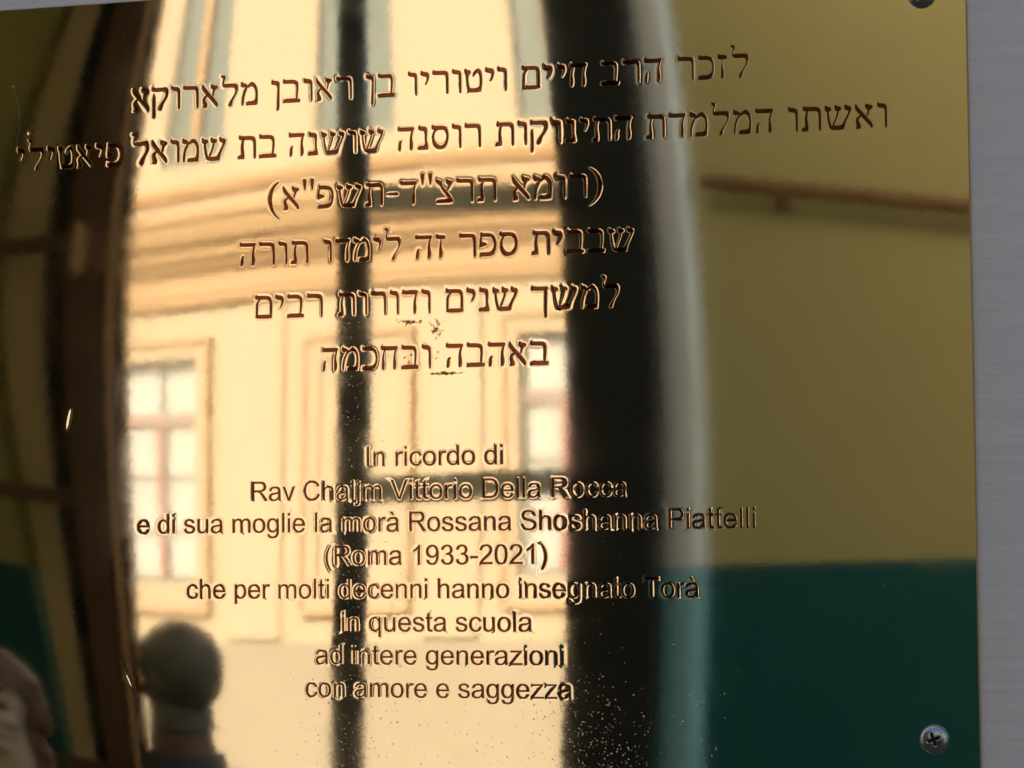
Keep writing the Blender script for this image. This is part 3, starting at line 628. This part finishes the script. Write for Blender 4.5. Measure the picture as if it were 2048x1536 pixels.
# --- dust specks stuck to the lower half
def dust():
    bm = bmesh.new()
    spots = []
    def put(x, y, r): spots.append((x, y, r))
    for _ in range(7500):
        x = rng.uniform(-6.5, 10.5); y = rng.uniform(-11, -2.5)
        dens = math.exp(-((y + 11) / 2.7) ** 2) * (.10 + .80 * math.exp(-((x - 5.4) / 1.9) ** 2) + .5 * math.exp(-((x + 3.2) / 1.1) ** 2))
        if rng.uniform() < dens: put(x, y, rng.uniform(.010, .017) + .018 * rng.uniform() ** 3)
    for _ in range(420):
        x = rng.normal(-2.9, .55); y = rng.uniform(-8, 5.5)
        put(x, y, rng.uniform(.010, .018) + .014 * rng.uniform() ** 3)
    for _ in range(330):
        put(rng.uniform(-17, 18), rng.uniform(-10.5, 17), rng.uniform(.007, .016))
    for k in range(22):
        t = k / 21; put(-16.62 + .28 * math.sin(t * 2.6) + rng.normal(0, .012), 14.62 - 2.15 * t, .030 if k == 0 else rng.uniform(.008, .016))
    for x, y, r in spots:
        h, _, _ = sheet(np.array([x]), np.array([y])); h = float(h[0])
        ring = []
        for lev, (rr, hz) in enumerate(((1, 0), (.74, .38))):
            ring.append([bm.verts.new(((x + r * rr * math.cos(a)) * EM, -(h + r * hz) * EM, (y + r * rr * math.sin(a) * 1.1) * EM)) for a in (0, 1.05, 2.09, 3.14, 4.19, 5.24)])
        top = bm.verts.new((x * EM, -(h + r * .55) * EM, y * EM))
        for i in range(6):
            bm.faces.new((ring[0][i], ring[0][(i + 1) % 6], ring[1][(i + 1) % 6], ring[1][i]))
            bm.faces.new((ring[1][i], ring[1][(i + 1) % 6], top))
    return bm
bm = dust(); bmesh.ops.recalc_face_normals(bm, faces=bm.faces)
M_dust = paint("pale_dust", (.95, .76, .46), .25, .2, 300, metallic=1.0)
o = bm_obj("dust", bm, M_dust, None, True); o.location = (0, 0, Z0)
tag(o, "fine pale dust specks stuck on the lower part of the brass plaque", "dust", kind="stuff")

# --- screws
def screw(X, Y, ang, label):
    h, _, _ = sheet(np.array([X]), np.array([Y]))
    t = empty("screw", (X * EM, -float(h[0]) * EM, Z0 + Y * EM))
    tag(t, label, "screw", "screws in the corners of the plaque")
    rad = .48 * EM
    # dome with a cross recess, pressed from one grid
    nr, na = 18, 72
    vs = []; fs = []
    for i in range(nr + 1):
        rr = i / nr
        for j in range(na):
            a = 2 * math.pi * j / na
            x, z = rr * math.cos(a), rr * math.sin(a)
            y = .52 * math.sqrt(max(0, 1 - (rr * .985) ** 2))
            u, v = x * math.cos(ang) + z * math.sin(ang), -x * math.sin(ang) + z * math.cos(ang)
            arm = max(1 - abs(u) / .115, 0) * (abs(v) < .50) + max(1 - abs(v) / .115, 0) * (abs(u) < .50)
            arm = min(arm * 1.8, 1) * max(0, 1 - (rr / .52) ** 3)
            y -= .38 * arm
            vs.append((x * rad, -y * rad, z * rad))
    for i in range(nr):
        for j in range(na):
            fs.append((i * na + j, i * na + (j + 1) % na, (i + 1) * na + (j + 1) % na, (i + 1) * na + j))
    o = mesh_obj("head", vs, fs, M_steel, t, True)
    o.data.materials.append(M_recess)
    for p in o.data.polygons:
        c = p.center; x, z = c.x / rad, c.z / rad
        u, v = x * math.cos(ang) + z * math.sin(ang), -x * math.sin(ang) + z * math.cos(ang)
        rr = math.hypot(x, z)
        if rr < .47 and (abs(u) < .085 or abs(v) < .085): p.material_index = 1
    bm = bmesh.new()
    ri = []
    for rr, yy in ((.47, .006), (.495, .07), (.50, .0), (.50, -.3)):
        ri.append([bm.verts.new((rr * EM * math.cos(2 * math.pi * k / 48), -yy * EM, rr * EM * math.sin(2 * math.pi * k / 48))) for k in range(48)])
    for a in range(3):
        for k in range(48): bm.faces.new((ri[a][k], ri[a][(k + 1) % 48], ri[a + 1][(k + 1) % 48], ri[a + 1][k]))
    bm_obj("rim", bm, M_steel, t, True)
    return t
screw(17.73, -9.6, .35, "domed steel cross-head screw in the lower right corner of the plaque")
screw(17.78, 15.96, 1.0, "domed steel screw cut off by the photo's top edge, upper right of the plaque")

# --- brushed metal panel behind, and the building's wall it is fixed to
pan = box("backing_panel", -.22, .30, .0019, .006, Z0 - .22, Z0 + .24, M_alu)
tag(pan, "brushed grey aluminium panel behind the brass plaque", "metal panel")
M_plaster = paint("warm_plaster", (.46, .40, .30), .85, .06, 2, bump=.002)
w = box("plaque_wall", -8, 7, .0065, .5, -.0, 9.5, M_plaster); tag(w, kind="structure")  # carried up high so that it keeps the sun off the hall

# ------------------------------------------------------------------ the hall in front of the plaque
M_floor = paint("hall_floor", (.16, .13, .10), .35, .15, 1.5)
w = box("floor", -8, 7, -6.6, .0065, -.2, 0, M_floor); tag(w, kind="structure")
M_yel = paint("ochre_wall_paint", (.60, .53, .21), .75, .04, 1.1, bump=.001)
M_teal = paint("teal_wall_paint", (.005, .120, .115), .55, .07, 1.1, bump=.001)
Tz = Z0 - .150
wy = empty("wall", (0, 0, 0)); tag(wy, kind="structure")
for nm, z0, z1, m, yo in (("upper_wall", Tz, 4.6, M_yel, 0), ("dado", 0, Tz, M_teal, .003)):
    box(nm, -1.19, 6.9, -6.35, -6.0 + yo, z0, z1, m, wy)
    box(nm, -7.9, -3.14, -6.75, -6.42 + yo, z0, z1, m, wy)

cl = box("shade_slab", -4.2, -1.6, -6.9, -3.0, 4.62, 4.8, M_plaster); tag(cl, kind="structure")  # unseen slab added overhead to darken the far-left wall
cl = box("shade_wall", -4.4, -4.2, -6.36, -1.6, 0, 4.8, M_yel); tag(cl, kind="structure")  # unseen wall added to block light coming from the left

# pale rounded door post between the dark pillar and the ochre wall
M_pale = paint("pale_satin_paint", (.95, .96, .88), .30, .05, 2.0, metallic=.35)
M_paletl = paint("satin_teal_enamel", (.30, .62, .64), .36, .05, 2.0, metallic=.35)
post = empty("rounded_post", (-1.256, -6.02, 0)); tag(post, "pale glossy rounded post between the dark pillar and the ochre wall", "post")
def half_round(name, z0, z1, r, m, parent, n=20, sy=1.0):
    v = []; f = []
    for z in (z0, z1):
        for k in range(n + 1):
            a = math.pi * k / n
            v.append((r * math.cos(a), r * math.sin(a) * sy, z))
    for k in range(n): f.append((k, k + 1, n + 2 + k, n + 1 + k))
    return mesh_obj(name, v, f, m, parent, True)
half_round("post_upper", Tz, 4.4, .074, M_pale, post)
half_round("post_dado", 0, Tz, .075, M_paletl, post)

# dark iron pillar and window
M_iron = paint("dark_green_iron", (.016, .017, .012), .45, .25, 6)  # base lifted a little to carry hazy glare
pil = empty("pillar", (-1.404, -5.95, 0)); tag(pil, "broad dark pillar right of the tall window, left of the pale post", "pillar")
box("shaft", -.111, .111, -.10, .08, .15, 4.5, M_iron, pil, .012)
box("base", -.14, .14, -.13, .11, 0, .15, M_iron, pil, .01)
win = empty("tall_window", (-2.0, -6.0, 0)); tag(win, "tall window with a dark upright bar and two dark cross bars", "window")
M_frame = paint("dark_frame_paint", (.036, .036, .024), .42, .3, 5)  # hazy glare on the mullion put into this slightly lifted colour
M_bar = paint("grey_green_bar_paint", (.58, .56, .40), .45, .2, 5)
box("mullion", -.192, -.103, -.02, .02, 0, 4.4, M_frame, win, .006)
for z in (Z0 + .70, Z0 + .035, Z0 - .95):
    box("cross_bar", -.1025, .449, -.02, .02, z, z + .062, M_bar, win, .004)
box("window_head", -.776, .45, -.06, .06, 4.1, 4.4, M_frame, win)
box("sill", -.776, .45, -.1, .12, .0, .12, M_frame, win)

# brown wooden glazed door, left of the window
M_wood = paint("brown_varnished_wood", (.13, .055, .023), .38, .3, 7)
M_woodd = paint("dark_wood_groove", (.010, .006, .003), .5, .3, 7)
M_woodl = paint("orange_wood_bead", (.62, .33, .12), .4, .3, 7)  # paler orange-brown than the stile, for beads and handle
door = empty("glazed_door", (-2.776, -6.0, 0)); tag(door, "brown wooden glazed door with glazing bars, left of the tall window", "door")
box("stile", -.118, -.046, -.03, .045, .0, 4.3, M_wood, door, .004)
box("groove", -.046, -.034, -.03, .02, .0, 4.3, M_woodd, door)
box("bead", -.034, -.022, -.03, .035, .0, 4.3, M_woodl, door, .004)
box("edge_strip", -.022, -.004, -.012, .012, .0, 4.3, M_woodd, door)
box("edge_bead", -.004, .0065, -.004, .012, .0, 4.3, M_woodl, door, .002)
for z in (Z0 + .675, Z0 + .035, Z0 - .75):
    box("glazing_bar", -.60, -.118, -.02, .03, z, z + .042, M_wood, door, .004)
box("bottom_rail", -.60, -.118, -.02, .03, .02, .32, M_wood, door, .004)
bm = bmesh.new(); bmesh.ops.create_uvsphere(bm, u_segments=16, v_segments=10, radius=.5)
bmesh.ops.scale(bm, vec=(.028, .04, .15), verts=bm.verts)
h_ = bm_obj("handle", bm, M_woodl, door, True); h_.location = (-.086, .06, Z0 + .67)
M_tan = paint("tan_curtain_cloth", (.72, .54, .25), .8, .12, 9)
M_blk = paint("matt_black", (.006, .005, .003), .9, .2, 9)
dp = empty("side_post", (-2.997, -6.12, 0)); tag(dp, "narrow tan post seen through the door, beside a black strip filling a dark gap", "post")
box("tan_face", -.085, -.019, -.05, .0, 0, 4.4, M_tan, dp, .004)
box("dark_gap_strip", -.018, .075, -.05, -.012, 0, 4.4, M_blk, dp)  # near-black strip stands in for the dark of the gap
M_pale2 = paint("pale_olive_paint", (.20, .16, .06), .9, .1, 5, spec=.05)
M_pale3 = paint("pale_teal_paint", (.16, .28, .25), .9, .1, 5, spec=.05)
dp = empty("pale_pilaster", (-3.168, -6.30, 0)); tag(dp, "flat pale pilaster at the far left behind the glazed door", "pilaster")
box("upper_face", -.03, .026, -.1, .0, Tz, 4.4, M_pale2, dp, .006)
box("dado_face", -.03, .026, -.1, .002, 0, Tz, M_pale3, dp, .006)

# handrail on the ochre wall
M_rail = paint("brown_varnished_rail", (.25, .125, .035), .6, .2, 8)
hr = empty("handrail", (0, -6.0, Z0)); tag(hr, "brown wooden handrail running down the ochre wall on a bracket", "handrail")
def rail_mesh():
    bm = bmesh.new()
    P0, P1 = Vector((-1.165, .035, .775)), Vector((1.6, .035, .61))
    sec = [(math.cos(a) * .010, math.sin(a) * .0215) for a in np.linspace(0, 2 * math.pi, 17)[:-1]]
    rows = []
    for t in (0, .006, .02, 1):
        c = P0.lerp(P1, t); k = {0: .55, .006: .85}.get(t, 1)
        rows.append([bm.verts.new((c.x, c.y + a * k, c.z + b * k)) for a, b in sec])
    for a, b in zip(rows, rows[1:]):
        for i in range(16): bm.faces.new((a[i], a[(i + 1) % 16], b[(i + 1) % 16], b[i]))
    bm.faces.new(rows[0])
    return bm
bm_obj("rail", rail_mesh(), M_rail, hr, True)
def bracket(x, z):
    bm = bmesh.new()
    add_box(bm, x - .022, x + .014, .001, .008, z - .055, z - .022, .003)
    path = [(0, .008, -.042), (0, .022, -.046), (0, .033, -.036), (0, .035, -.018)]
    rows = []
    for px, py, pz in path:
        rows.append([bm.verts.new((x + .012 * math.cos(a), py + .004 * math.sin(a), z + pz + .008 * math.sin(a + .6))) for a in np.linspace(0, 6.283, 9)[:-1]])
    for a, b in zip(rows, rows[1:]):
        for i in range(8): bm.faces.new((a[i], a[(i + 1) % 8], b[(i + 1) % 8], b[i]))
    bm_obj("bracket", bm, M_rail, hr)
for x in (-.97, .35, 1.35): bracket(x, .775 - .0597 * (x + 1.165))

# ------------------------------------------------------------------ the building across the square
M_fac = paint("sunlit_cream_render", (.375, .305, .215), .9, .06, .8, bump=.004)
M_mold = paint("ochre_moulding", (.36, .245, .135), .85, .05, 1.2)
M_base = paint("pale_base_render", (.275, .235, .175), .9, .05, .7)
M_red = paint("faded_red_sash_paint", (.30, .125, .095), .5, .12, 3)
M_pink = paint("pink_grey_sash_paint", (.27, .20, .175), .5, .12, 3)
M_gry = paint("grey_sash_paint", (.19, .19, .16), .5, .1, 3)
M_wpane = paint("white_curtained_glass", (.41, .405, .385), .12, .03, .9)
M_gpane = paint("grey_green_glass", (.15, .17, .155), .10, .12, .9)
th = math.radians(20)
fac = empty("opposite_building", (-9.883, -28.0, 0), th)
tag(fac, "sunlit cream and ochre building with tall windows across the street, seen mirrored in the brass", "building")
def fz(h): return Z0 + h
# wall in pieces round the window openings
def wall_grid(xs, zs, holes):
    for i in range(len(xs) - 1):
        for j in range(len(zs) - 1):
            if (i, j) in holes: continue
            yield xs[i], xs[i + 1], zs[j], zs[j + 1]
LW = [(-3.53, -2.43), (2.37, 3.53)]                      # glazed windows, lower floor
UW = [(-3.12, -2.20), (-.70, .62), (2.50, 3.6)]           # upper floor
xs = [-9, -3.53, -2.43, 2.37, 3.53, 9]
zs = [-3.2, fz(-.61), fz(1.75), fz(2.25)]
bm = bmesh.new()
for x0, x1, z0, z1 in wall_grid(xs, zs, {(1, 1), (3, 1)}): add_box(bm, x0, x1, -.6, 0, z0, z1)
xs = [-9, -3.12, -2.20, -.70, .62, 2.50, 3.6, 9]
zs = [fz(2.25), fz(3.80), fz(7.2), fz(9.5)]
for x0, x1, z0, z1 in wall_grid(xs, zs, {(1, 1), (3, 1), (5, 1)}): add_box(bm, x0, x1, -.6, 0, z0, z1)
bm_obj("facade", bm, M_fac, fac)
box("base_course", -9, 9, .0, .07, -3.2, fz(-1.29), M_base, fac)
for (a, b) in ((2.55, 2.75), (2.75, 2.93), (2.93, 3.12), (2.25, 2.31)):
    pass
profile_x("cornice", [(-.02, fz(2.62)), (.10, fz(2.64)), (.14, fz(2.72)), (.20, fz(2.76)), (.20, fz(2.86)), (.30, fz(2.92)), (.34, fz(3.04)), (.34, fz(3.10)), (.40, fz(3.14)), (.40, fz(3.20)), (-.02, fz(3.30))], -9, 9, M_mold, fac)
profile_x("string_course", [(-.02, fz(2.24)), (.05, fz(2.26)), (.09, fz(2.31)), (.09, fz(2.36)), (-.02, fz(2.40))], -9, 9, M_mold, fac)
profile_x("sill_course", [(-.02, fz(3.40)), (.06, fz(3.42)), (.10, fz(3.50)), (.10, fz(3.56)), (-.02, fz(3.60))], -9, 9, M_mold, fac)
M_frieze = paint("peach_frieze_render", (.37, .255, .15), .9, .08, .8)
box("frieze", -9, 9, .0, .03, fz(2.40), fz(2.62), M_frieze, fac)
def surround(x0, x1, z0, z1, wd=.16, d=.05, nm="window_surround"):
    bm = bmesh.new()
    add_box(bm, x0 - wd, x0 - .001, .0, d, z0 - .3, z1 + wd); add_box(bm, x1 + .001, x1 + wd, .0, d, z0 - .3, z1 + wd)
    add_box(bm, x0 - .001, x1 + .001, .0, d, z1, z1 + wd)
    add_box(bm, x0 - .001, x1 + .001, .0, d + .02, z0 - .3, z0)
    o = bm_obj(nm, bm, M_mold2, fac)
    e = d + .035
    bm = bmesh.new()
    add_box(bm, x0 - wd - .05, x0 - wd, .0, e, z0 - .34, z1 + wd + .05); add_box(bm, x1 + wd, x1 + wd + .05, .0, e, z0 - .34, z1 + wd + .05)
    add_box(bm, x0 - wd, x1 + wd, .0, e, z1 + wd, z1 + wd + .06)
    add_box(bm, x0 - wd, x1 + wd, .0, e, z0 - .36, z0 - .30)
    bm_obj("surround_edge", bm, M_mold, fac)
    return o
M_mold2 = paint("cream_surround", (.365, .29, .20), .85, .04, 1.2)
for x0, x1 in LW: surround(x0, x1, fz(-.61), fz(1.75))
# blind niche between the two windows
surround(-.55, .62, fz(-.61), fz(1.62), .2, .05)
box("blind_panel", -.55, .62, .0, .012, fz(-.61), fz(1.62), M_fac, fac)
# pilaster strips
for x0, x1 in ((-1.95, -1.12), (1.05, 1.85)):
    box("pilaster", x0, x1, .0, .05, fz(-1.25), fz(2.2), M_fac, fac, .01)

def window(x0, x1, z0, z1, lower):
    fr = bm_bars = bmesh.new()
    y0, y1 = -.10, -.03
    t = .05
    if lower:
        mframe = M_gry; mid = M_red; tr = M_pink; pane = M_wpane
    else:
        mframe = M_gry; mid = M_mold; tr = M_mold; pane = M_gpane
    add_box(fr, x0, x0 + t, y0, y1, z0, z1); add_box(fr, x1 - t, x1, y0, y1, z0, z1)
    add_box(fr, x0 + t, x1 - t, y0, y1, z1 - t * 1.6, z1); add_box(fr, x0 + t, x1 - t, y0, y1, z0, z0 + t * 1.5)
    f = bm_obj("window", fr, mframe, fac)
    xm = (x0 + x1) / 2
    zt = z0 + (z1 - z0) * (.745 if lower else .80)
    def bar(nm, a, b, c, d, m, yy=.0): box(nm, a, b, y0 + .01, y1 + yy, c, d, m, f)
    bar("transom", x0 + t, x1 - t, zt - .06, zt + .06, tr, .012)
    bar("middle_bar", xm - .055, xm + .015, z0 + t, zt - .06, mid, .02)
    bar("middle_bar", xm + .015, xm + .055, z0 + t, zt - .06, M_gry, .002)
    bar("top_bar", xm - .022, xm + .012, zt + .06, z1 - t * 1.6, M_gry if lower else mid, .002)
    hs_ = (z0 + (zt - z0) * .33, z0 + (zt - z0) * .66) if lower else ()
    for zz in hs_:
        bar("glazing_bar", x0 + t, xm - .055, zz - .012, zz + .012, M_gry, -.01)
        bar("glazing_bar", xm + .055, x1 - t, zz - .012, zz + .012, M_gry, -.01)
    rows = [z0 + t * 1.5] + list(hs_) + [zt, z1 - t * 1.6]
    for a, b in zip(rows, rows[1:]):
        for c, d in ((x0 + t, xm), (xm, x1 - t)):
            box("pane", c, d, y0 + .012, y0 + .03, a, b, pane, f)
    if not lower:
        # half-drawn folding shutters of ochre laths
        bar("middle_bar", xm - .07, xm + .05, z0 + t, zt - .06, M_mold, .03)
for x0, x1 in LW: window(x0, x1, fz(-.61), fz(1.75), True)
for x0, x1 in UW: window(x0, x1, fz(3.80), fz(7.2), False)
box("roof_slab", -9.2, 9.2, -.7, .5, fz(9.5), fz(9.8), M_mold, fac)

M_ground = paint("street_paving", (.22, .20, .17), .8, .15, .5)
g = mesh_obj("ground", [(-150, -150, -3.22), (150, -150, -3.22), (150, 150, -3.22), (-150, 150, -3.22)], [(0, 1, 2, 3)], M_ground)
tag(g, kind="structure")
tr_ = box("terrace", -8, 7, -6.9, .5, -3.2, -.2, M_plaster); tag(tr_, kind="structure")

# ------------------------------------------------------------------ people in the hall
M_skin_shaded = paint("skin", (.15, .085, .05), .5, .08, 20)  # darkened: the man's backlit shade is put into the skin colour
M_skin2 = paint("pale_skin", (.62, .46, .30), .5, .06, 20)
def body_mesh(name, mat, parent, head_scale=1.0):
    bm = bmesh.new()
    def cap(a, b, ra, rb, seg=14, n=5):
        a, b = Vector(a), Vector(b); q = (b - a).to_track_quat('Z', 'Y')
        L = (b - a).length; rings = []
        prof = []
        for k in range(n): prof.append((-ra * math.cos(math.pi / 2 * k / n), ra * math.sin(math.pi / 2 * k / n)))
        prof.append((0, ra)); prof.append((L, rb))
        for k in range(1, n + 1): prof.append((L + rb * math.sin(math.pi / 2 * k / n), max(rb * math.cos(math.pi / 2 * k / n), 1e-4)))
        for z, r in prof:
            rings.append([bm.verts.new(a + q @ Vector((r * math.cos(2 * math.pi * i / seg), r * math.sin(2 * math.pi * i / seg), z))) for i in range(seg)])
        for u, v in zip(rings, rings[1:]):
            for i in range(seg): bm.faces.new((u[i], u[(i + 1) % seg], v[(i + 1) % seg], v[i]))
        bm.faces.new(rings[0][::-1]); bm.faces.new(rings[-1])
    def ell(c, s, seg=20):
        r = bmesh.ops.create_uvsphere(bm, u_segments=seg, v_segments=seg // 2, radius=1)
        bmesh.ops.scale(bm, vec=s, verts=r['verts']); bmesh.ops.translate(bm, vec=c, verts=r['verts'])
    # legs, facing +Y
    for s in (-1, 1):
        cap((s * .095, 0, .90), (s * .10, .01, .50), .088, .058); cap((s * .10, .01, .50), (s * .105, -.02, .10), .056, .038)
        cap((s * .105, -.03, .045), (s * .115, .14, .035), .042, .032)
        cap((s * .185, 0, 1.355), (s * .235, -.02, 1.12), .048, .040); cap((s * .235, -.02, 1.12), (s * .245, .04, .88), .038, .026)
        ell((s * .248, .055, .825), (.018, .038, .052), 12)
        for f, (dy, ln) in enumerate(((.034, .066), (.012, .076), (-.010, .072), (-.030, .056))):
            p0 = Vector((s * .25, .055 + dy, .785)); p1 = p0 + Vector((-s * .006, .006, -ln * .5)); p2 = p1 + Vector((-s * .02, .004, -ln * .45))
            cap(p0, p1, .0095, .0088, 8, 3); cap(p1, p2, .0088, .0075, 8, 3)
        cap((s * .246, .085, .84), (s * .238, .112, .80), .012, .0095, 8, 3); cap((s * .238, .112, .80), (s * .232, .118, .768), .0095, .008, 8, 3)
    ell((0, 0, .95), (.165, .115, .13)); ell((0, 0, 1.12), (.145, .10, .18)); ell((0, -.005, 1.27), (.17, .112, .16))
    cap((-.165, 0, 1.36), (.165, 0, 1.36), .052, .052)
    cap((0, -.012, 1.36), (0, .002, 1.585), .092, .070)
    # head: skull, jaw, nose, brow, ears, lips
    hz = 1.665
    ell((0, -.012, hz + .018), (.080, .100, .104), 28); ell((0, .022, hz - .045), (.056, .066, .070), 20)
    ell((0, .073, hz - .098), (.022, .016, .016), 12)
    cap((0, .088, hz + .012), (0, .108, hz - .026), .010, .014, 10, 4)
    cap((-.042, .078, hz + .026), (.042, .078, hz + .026), .012, .012, 8, 3)
    for s in (-1, 1):
        ell((s * .080, -.006, hz - .008), (.010, .022, .034), 12); ell((s * .036, .070, hz - .030), (.022, .020, .018), 10)
    ell((0, .086, hz - .058), (.024, .010, .007), 10); ell((0, .084, hz - .069), (.021, .010, .007), 10)
    me = bpy.data.meshes.new(name); bm.to_mesh(me); bm.free()
    o = bpy.data.objects.new(name, me); COL.objects.link(o)
    md = o.modifiers.new("r", 'REMESH'); md.mode = 'VOXEL'; md.voxel_size = .0075; md.use_smooth_shade = True
    sm = o.modifiers.new("s", 'SMOOTH'); sm.factor = .5; sm.iterations = 4
    dg = bpy.context.evaluated_depsgraph_get()
    me2 = bpy.data.meshes.new_from_object(o.evaluated_get(dg))
    o.modifiers.clear(); o.data = me2; me2.materials.clear(); me2.materials.append(mat)
    me2.polygons.foreach_set('use_smooth', [True] * len(me2.polygons))
    if parent: o.parent = parent
    return o

def shell_part(name, src, test, push, mat, parent):
    """clothing and hair: a lifted copy of the body surface where test() holds"""
    bm = bmesh.new(); bm.from_mesh(src.data); bm.normal_update()
    kill = [f for f in bm.faces if not test(f.calc_center_median())]
    bmesh.ops.delete(bm, geom=kill, context='FACES')
    nn = {v: v.normal.copy() for v in bm.verts}
    for v, n_ in nn.items(): v.co += n_ * (push(v.co) if callable(push) else push)
    return bm_obj(name, bm, mat, parent, True)

def person(name_loc, rz, sc, label, skin, hairm, clothm, collarm, long_hair=False):
    t = empty("person", name_loc, rz); t.scale = (sc, sc, sc)
    tag(t, label, "person")
    b = body_mesh("body", skin, t)
    hz = 1.665
    def hair(c):
        if long_hair: return (c.z > hz + .045) or (c.y < .035 and c.z > hz - .19 and (abs(c.x) > .045 or c.y < -.02))
        return (c.z > hz + .055) or (c.y < -.015 and c.z > hz - .125) or (c.y < .03 and c.z > hz + .02)
    def push(c):
        return (.022 if long_hair else .011) * (1 + .12 * math.sin(c.x * 90 + c.z * 30 + 3 * math.sin(c.z * 40)))
    shell_part("hair", b, hair, push, hairm, t)
    shell_part("shirt", b, lambda c: .98 < c.z < 1.425 and not (abs(c.x) > .215 and c.z < 1.12), .014, clothm, t)
    shell_part("collar", b, lambda c: 1.395 < c.z < 1.475 and abs(c.x) < .13, lambda c: .020, collarm, t)
    shell_part("trousers", b, lambda c: .09 < c.z < .99 and abs(c.x) < .2, .011, M_frame, t)
    shell_part("shoes", b, lambda c: c.z < .095, .008, M_blk, t)
    for s in (-1, 1):
        bm = bmesh.new(); bmesh.ops.create_uvsphere(bm, u_segments=10, v_segments=8, radius=.0125)
        e = bm_obj("eye", bm, M_eye, t, True); e.location = (s * .031, .074, hz + .006)
    return t
M_eye = paint("eye", (.05, .04, .035), .2, .3, 30)
M_hair1 = paint("dark_grey_hair", (.11, .105, .072), .55, .3, 60)
M_hair2 = paint("chestnut_hair", (.13, .060, .022), .45, .35, 60)
M_shirt = paint("dark_brown_jacket", (.035, .026, .018), .8, .2, 10)
M_coll = paint("blue_collar", (.05, .065, .07), .7, .1, 10)
M_redc = paint("dark_red_coat", (.16, .018, .012), .7, .2, 10)
# the man in the dark jacket looks towards the plaque, slightly away
person((-2.06, -4.6, 0), math.radians(118), .978, "man with short grey hair in a dark jacket seen from behind near the tall window", M_skin_shaded, M_hair1, M_shirt, M_coll)
person((-2.205, -4.0, 0), math.radians(-8), .93, "woman with chestnut hair and dark red coat at the lower left edge", M_skin2, M_hair2, M_redc, M_redc, True)
